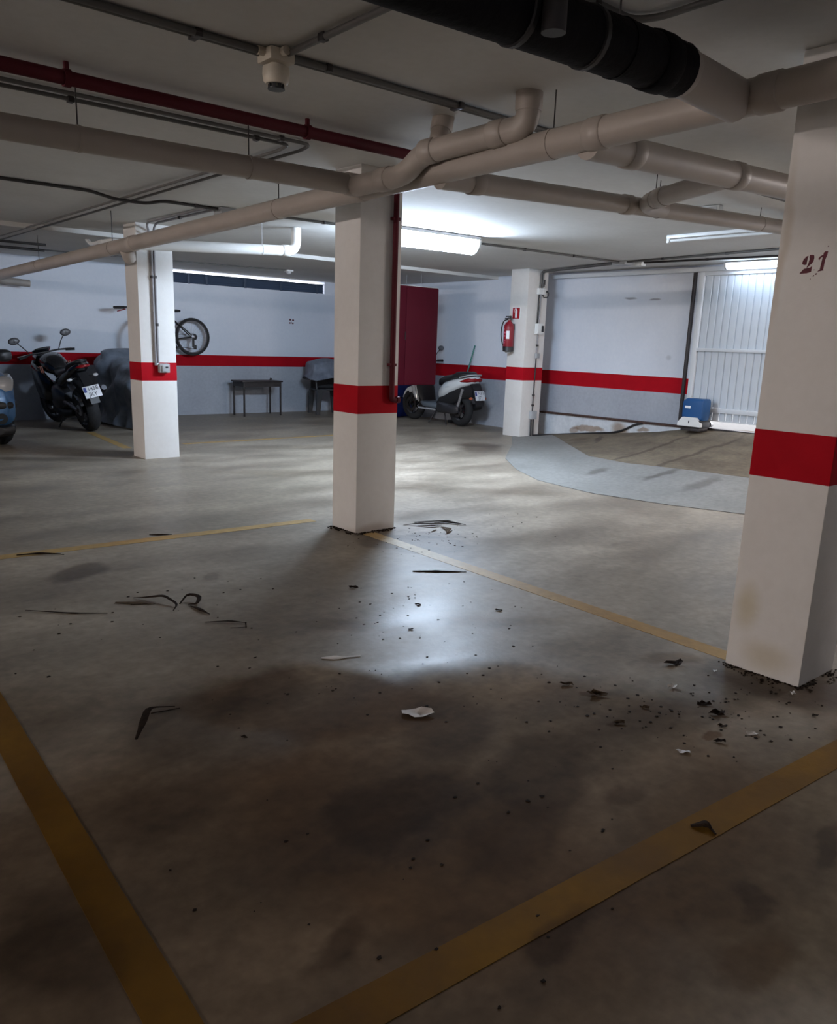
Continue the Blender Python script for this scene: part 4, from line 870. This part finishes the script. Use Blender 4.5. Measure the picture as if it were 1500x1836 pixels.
MB().tube(bend([(-1.34, -.26, .40), (-.88, -.07, .44), (-.80, .0, .44), (-.66, .08, .44)], .05), .013, 10).obj('handlebar', M['black'], t, 60)
MB().cyl((-1.38, -.28, .40), (-1.20, -.20, .41), .022, 10).obj('grip', M['rubber'], t)
MB().tube([(-1.18, -.20, .385), (-1.33, -.27, .345)], .008, 8).obj('brake_lever', M['red_steel'], t)
MB().lathe([(.02, -.01), (.09, -.006), (.09, .006), (.02, .01)], bb + V((0, -.06, 0)), (0, 1, 0), 28).obj('chainring', M['alloy'], t)
MB().lathe([(.02, -.03), (.05, -.02), (.035, .0), (.02, .0)], (0, -.055, 0), (0, 1, 0), 20).obj('cassette', M['alloy'], t)
MB().box((-.04, -.085, -.17), (-.005, -.06, -.02), .006).box((-.02, -.09, -.20), (.03, -.06, -.13), .008).obj('derailleur', M['black'], t)
MB().tube([(-.03, -.075, -.19), bb + V((0, -.065, -.088))], .005, 6).tube([(0, -.075, .048), bb + V((0, -.065, .088))], .005, 6).obj('chain', M['darksteel'], t)
MB().tube([bb + V((0, -.07, 0)), bb + V((.10, -.08, -.12))], .011, 8).obj('crank', M['alloy'], t); MB().box(tuple(bb + V((.06, -.15, -.135))), tuple(bb + V((.14, -.085, -.11))), .004).obj('pedal', M['black'], t)
for (x, z) in ((-.60, .318), (-.42, .30)): MB().cyl((x, -.03, z), (x, .168, z), .012, 8).obj('wall_hook', M['steel'], t)

# blue car at the left edge (front towards the viewer)
t = thing('car', 'blue hatchback car parked at the left edge of the picture', 'car', (1.71, 9.78, 0), PI / 2)
CAR = M['car_blue']
MB().loft([(.0, 0, .50, .66, .20), (.06, 0, .50, .76, .26), (.25, 0, .54, .81, .34), (.8, 0, .58, .83, .38), (1.2, 0, .60, .83, .38), (2.4, 0, .62, .83, .38), (3.0, 0, .64, .81, .38), (3.2, 0, .64, .74, .34), (3.26, 0, .62, .62, .26)], 32, 4.5).obj('body_shell', CAR, t, 40)
MB().loft([(.72, 0, .94, .66, .02, 4), (1.15, 0, 1.14, .70, .24, 4), (1.45, 0, 1.20, .69, .30, 4), (2.5, 0, 1.20, .68, .30, 4), (3.0, 0, 1.10, .66, .22, 4), (3.14, 0, .98, .62, .06, 4)], 32, 4).obj('cabin', CAR, t, 40)
MB().prism([(.80, 1.0), (1.32, 1.42), (1.30, 1.44), (.76, 1.0)], 'y', -.56, .56).xf(Matrix.Translation((-.015, 0, .02))).obj('windscreen', M['glass_dark'], t, 0)
for s in (-1, 1):
    MB().prism([(1.05, 1.02), (1.42, 1.40), (2.0, 1.42), (2.0, 1.02)], 'y', s * .71 - .008, s * .71 + .008).obj('front_side_window', M['glass_dark'], t, 0)
    MB().prism([(2.06, 1.02), (2.06, 1.42), (2.55, 1.40), (2.85, 1.06)], 'y', s * .70 - .008, s * .70 + .008).obj('rear_side_window', M['glass_dark'], t, 0)
    MB().loft([(.02, s * .60, .70, .08, .06), (.06, s * .62, .71, .13, .085), (.20, s * .69, .74, .11, .07), (.38, s * .76, .78, .06, .05)], 16, 3).obj('headlight', M['lens'], t, 50)
    MB().cyl((-.0, s * .60, .355), (.08, s * .60, .36), .06, 18).obj('fog_lamp', M['glass_dark'], t)
    MB().loft([(1.02, s * .88, 1.0, .06, .05), (1.06, s * .92, 1.01, .10, .075), (1.16, s * .90, 1.01, .08, .07), (1.20, s * .88, 1.01, .04, .04)], 14, 2.8).obj('wing_mirror', M['black'], t, 60)
    wheel('front_wheel', t, (.62, s * .73, .29), .29, .17, .19, 8, disc=False); wheel('rear_wheel', t, (2.68, s * .73, .29), .29, .17, .19, 8, disc=False)
MB().loft([(-.012, 0, .50, .62, .045), (.02, 0, .50, .72, .055), (.12, 0, .50, .80, .055), (.30, 0, .51, .825, .05)], 28, 5).obj('bumper_band', M['black'], t, 40)
MB().loft([(.0, 0, .22, .62, .05), (.05, 0, .22, .74, .07), (.25, 0, .22, .80, .07)], 24, 5).obj('lower_valance', M['black'], t, 40)
MB().box((-.012, -.38, .64), (.03, .38, .74), .01).obj('grille', M['black'], t)


# blue wrapped packs and stick beside the scooter
for (nm, z, lb) in (('bottle_pack', .0, 'blue wrapped pack on the floor under the red locker, lower of two'), ('bottle_pack', .355, 'blue wrapped pack under the red locker, upper of two')):
    t = thing(nm, lb, 'pack', (9.50, 11.72, z), .15, 'blue packs under the locker')
    MB().box((-.21, -.16, .001), (.21, .16, .345 if z == 0 else .26), .02).obj('wrapping', M['blue_pack'], t); MB().box((-.215, -.165, .15), (.215, .165, .165), .004).obj('strap', M['plate_blue'], t)
t = thing('broom_stick', 'thin green stick leaning on the far right wall behind the scooter', 'stick', (9.62, 10.15, 0))
MB().cyl((.05, .14, .28), (.20, -.06, 1.32), .012, 10).obj('handle', M['green_stick'], t); MB().cyl((.02, .18, .02), (.05, .14, .29), .010, 10).obj('lower_shaft', M['orange'], t)
MB().box((-.10, .14, .0), (.14, .22, .05), .01).obj('broom_head', M['black'], t)

# ------------------------------------------------------------------ litter on the floor
def strip(name, label, paths, m='twig', r=.012, flat=.25, cat='leaf', group=None):
    o0 = V((paths[0][0][0], paths[0][0][1], 0)); mb = MB()
    for p in paths:
        q = bend([V((a[0], a[1], a[2] if len(a) > 2 else .004)) - o0 for a in p], .03, 3); n = len(q)
        mb.tube(q, [max(.0015, r * math.sin(PI * (.12 + .8 * i / max(1, n - 1)))) for i in range(n)], 6, True, flat)
    o = mb.obj(name, M[m], None, 40); o.location = o0
    return tag(o, label, cat, group)
strip('dry_leaf_strip', 'brown curled leaf strip right of the middle column, farther one', [[(3.86, 4.53), (4.06, 4.39, .02), (4.13, 4.25, .006)], [(3.98, 4.44), (4.07, 4.37, .012), (4.12, 4.30)]], r=.022)
strip('dry_leaf_strip', 'forked brown leaf strip right of the middle column, longest of the heap', [[(3.73, 4.50), (3.84, 4.43, .02), (3.98, 4.35)], [(3.80, 4.42), (3.88, 4.34, .015), (3.95, 4.33)]], r=.016)
strip('dry_leaf_strip', 'small twisted brown leaf right of the middle column, nearest of the heap', [[(3.93, 4.30), (3.90, 4.18, .02), (3.82, 4.12, .008)], [(3.83, 4.25), (3.76, 4.22)]], 'twig_light', r=.022)
strip('stick', 'straight dark stick lying on the shiny patch before the middle column', [[(2.985, 3.505), (3.10, 3.42), (3.245, 3.315)]], r=.013, flat=.6, cat='stick')
strip('dry_leaf_strip', 'arched dry leaf strip in the heap left of centre', [[(1.47, 3.92), (1.52, 3.87, .012), (1.58, 3.80, .03), (1.60, 3.68, .012), (1.55, 3.62)]], r=.010, flat=.5)
strip('dry_leaf_strip', 'pale flat leaf at left end of the heap left of centre', [[(1.37, 3.90), (1.46, 3.83), (1.52, 3.77)], [(1.42, 3.83), (1.50, 3.80)]], 'twig_light', r=.020)
strip('dry_leaf_strip', 'looped dry leaf at right end of the heap left of centre', [[(1.62, 3.70), (1.69, 3.76, .03), (1.73, 3.70, .025), (1.68, 3.63, .012), (1.65, 3.67)], [(1.65, 3.64), (1.66, 3.55, .008), (1.67, 3.47)]], r=.012, flat=.5)
strip('dry_leaf_strip', 'bent thin leaf right below the heap left of centre', [[(1.60, 3.38), (1.70, 3.32, .008), (1.755, 3.26)], [(1.755, 3.27), (1.72, 3.20)], [(1.66, 3.24), (1.73, 3.21)]], r=.010)
strip('stick', 'dark twig on the yellow line at far left', [[(1.22, 5.10), (1.34, 5.05, .01), (1.44, 4.99)], [(1.40, 5.03), (1.45, 4.96)]], r=.012, flat=.5, cat='stick')
strip('stick', 'small dark twig on the yellow line left of the middle column', [[(2.07, 5.18), (2.13, 5.15), (2.20, 5.11)]], r=.010, flat=.5, cat='stick')
strip('stick', 'long thin brown stem at left edge of the floor', [[(.98, 4.02), (1.15, 3.85), (1.28, 3.76)]], r=.005, flat=.8, cat='stick')
strip('dry_leaf_strip', 'dark curved leaf strip on the dark stain at left foreground', [[(.905, 2.455), (.955, 2.53, .01), (1.02, 2.63, .02), (1.11, 2.61, .006)], [(1.02, 2.61), (1.12, 2.59)]], r=.013)
strip('dry_leaf', 'dark crumpled leaf on the yellow line in right foreground', [[(1.955, 1.03), (1.99, 1.005, .012), (1.985, .985, .008)], [(1.99, .99), (1.975, .965)]], r=.014, flat=.6)
def flake(name, label, c, sx, sy, m, cat, rot=0, seed=1, curl=.012, group=None):
    random.seed(seed); mb = MB(); k = 11; rad = [random.uniform(.62, 1.05) for _ in range(k)]
    ctr = mb.b.verts.new((0, 0, .003)); ring = []; ring2 = []
    for i in range(k):
        a = 2 * PI * i / k; p = V((math.cos(a) * rad[i] * sx, math.sin(a) * rad[i] * sy, 0))
        ring2.append(mb.b.verts.new((p.x * .5, p.y * .5, .003 + curl * .4 * random.random()))); ring.append(mb.b.verts.new((p.x, p.y, .001 + curl * random.random())))
    for i in range(k):
        j = (i + 1) % k; mb.b.faces.new((ctr, ring2[i], ring2[j])); mb.b.faces.new((ring2[i], ring[i], ring[j], ring2[j]))
    g = bmesh.ops.extrude_face_region(mb.b, geom=mb.b.faces[:])
    for v in [e for e in g['geom'] if isinstance(e, bmesh.types.BMVert)]: v.co.z += .0012
    o = mb.obj(name, M[m], None, 30); o.location = (c[0], c[1], 0); o.rotation_euler = (0, 0, rot); return tag(o, label, cat, group)
flake('paper_scrap', 'largest white paper scrap in the middle of the foreground floor', (1.785, 2.045), .062, .040, 'paper', 'paper', -.7, 2, .02)
strip('paper_scrap', 'long thin white paper scrap behind the largest one', [[(1.80, 2.69), (1.85, 2.66), (1.89, 2.635)], [(1.87, 2.65), (1.95, 2.615)]], 'paper', .022, .2, 'paper')
flake('paper_scrap', 'narrow bright white paper scrap in the right foreground', (2.33, 1.288), .026, .010, 'plate', 'paper', -.75, 5, .008)
flake('paper_scrap', 'small white scrap left of the column marked 21', (2.775, 1.615), .026, .015, 'paper', 'paper', -.6, 6, .015)
flake('paper_scrap', 'dull white scrap on the dirt before the column marked 21', (2.65, 1.21), .030, .013, 'paper', 'paper', -.7, 7, .008)
flake('paper_scrap', 'tiny white scrap at the left base corner of the column marked 21', (3.075, 1.60), .010, .010, 'plate', 'paper', 0, 8, .012)
flake('paper_scrap', 'tiny white scrap at the front base corner of the column marked 21', (3.12, 1.285), .014, .012, 'plate', 'paper', 0, 9, .015)
LEAVES = [((2.735, 1.45), .030, 'rounded dark leaf before the column marked 21, farther of the pair'), ((2.70, 1.372), .038, 'long dark leaf before the column marked 21, nearer of the pair'),
 ((2.46, 1.755), .045, 'broad brown leaf left of the column marked 21'), ((2.44, 1.89), .032, 'brown leaf standing alone left of the dirt by the column marked 21'), ((2.50, 1.252), .024, 'round brown leaf nearest the thin white scrap'),
 ((2.33, 1.55), .026, 'pale brown leaf farthest left in the dirt by the column marked 21'), ((2.52, 1.572), .020, 'short brown leaf in the dirt by the column marked 21'), ((2.505, 3.435), .030, 'dark leaf in the shadow of the middle column'),
 ((2.61, 3.01), .022, 'dark leaf in the middle of the shiny patch'), ((2.34, 2.745), .018, 'small dark ring-shaped leaf at the lower end of the shiny patch'), ((1.20, 2.26), .015, 'tiny dark leaf between the dark stains'), ((2.99, 1.14), .018, 'small dark leaf right before the column marked 21'),
 ((2.62, 1.31), .018, 'small dark leaf amid the dirt before the column marked 21'), ((3.0, 1.75), .05, 'brown damp leaf at the end of the yellow line by the column marked 21'), ((2.89, 2.70), .022, 'brown leaf at right edge of the shiny patch')]
for i, (c, s, lb) in enumerate(LEAVES): flake('dry_leaf', lb, c, s, s * .5, 'twig' if i not in (2, 3, 5, 6) else 'twig_light', 'leaf', -.7 + .5 * math.sin(i * 3.1), 20 + i, s * .4, 'dry leaves on the floor')
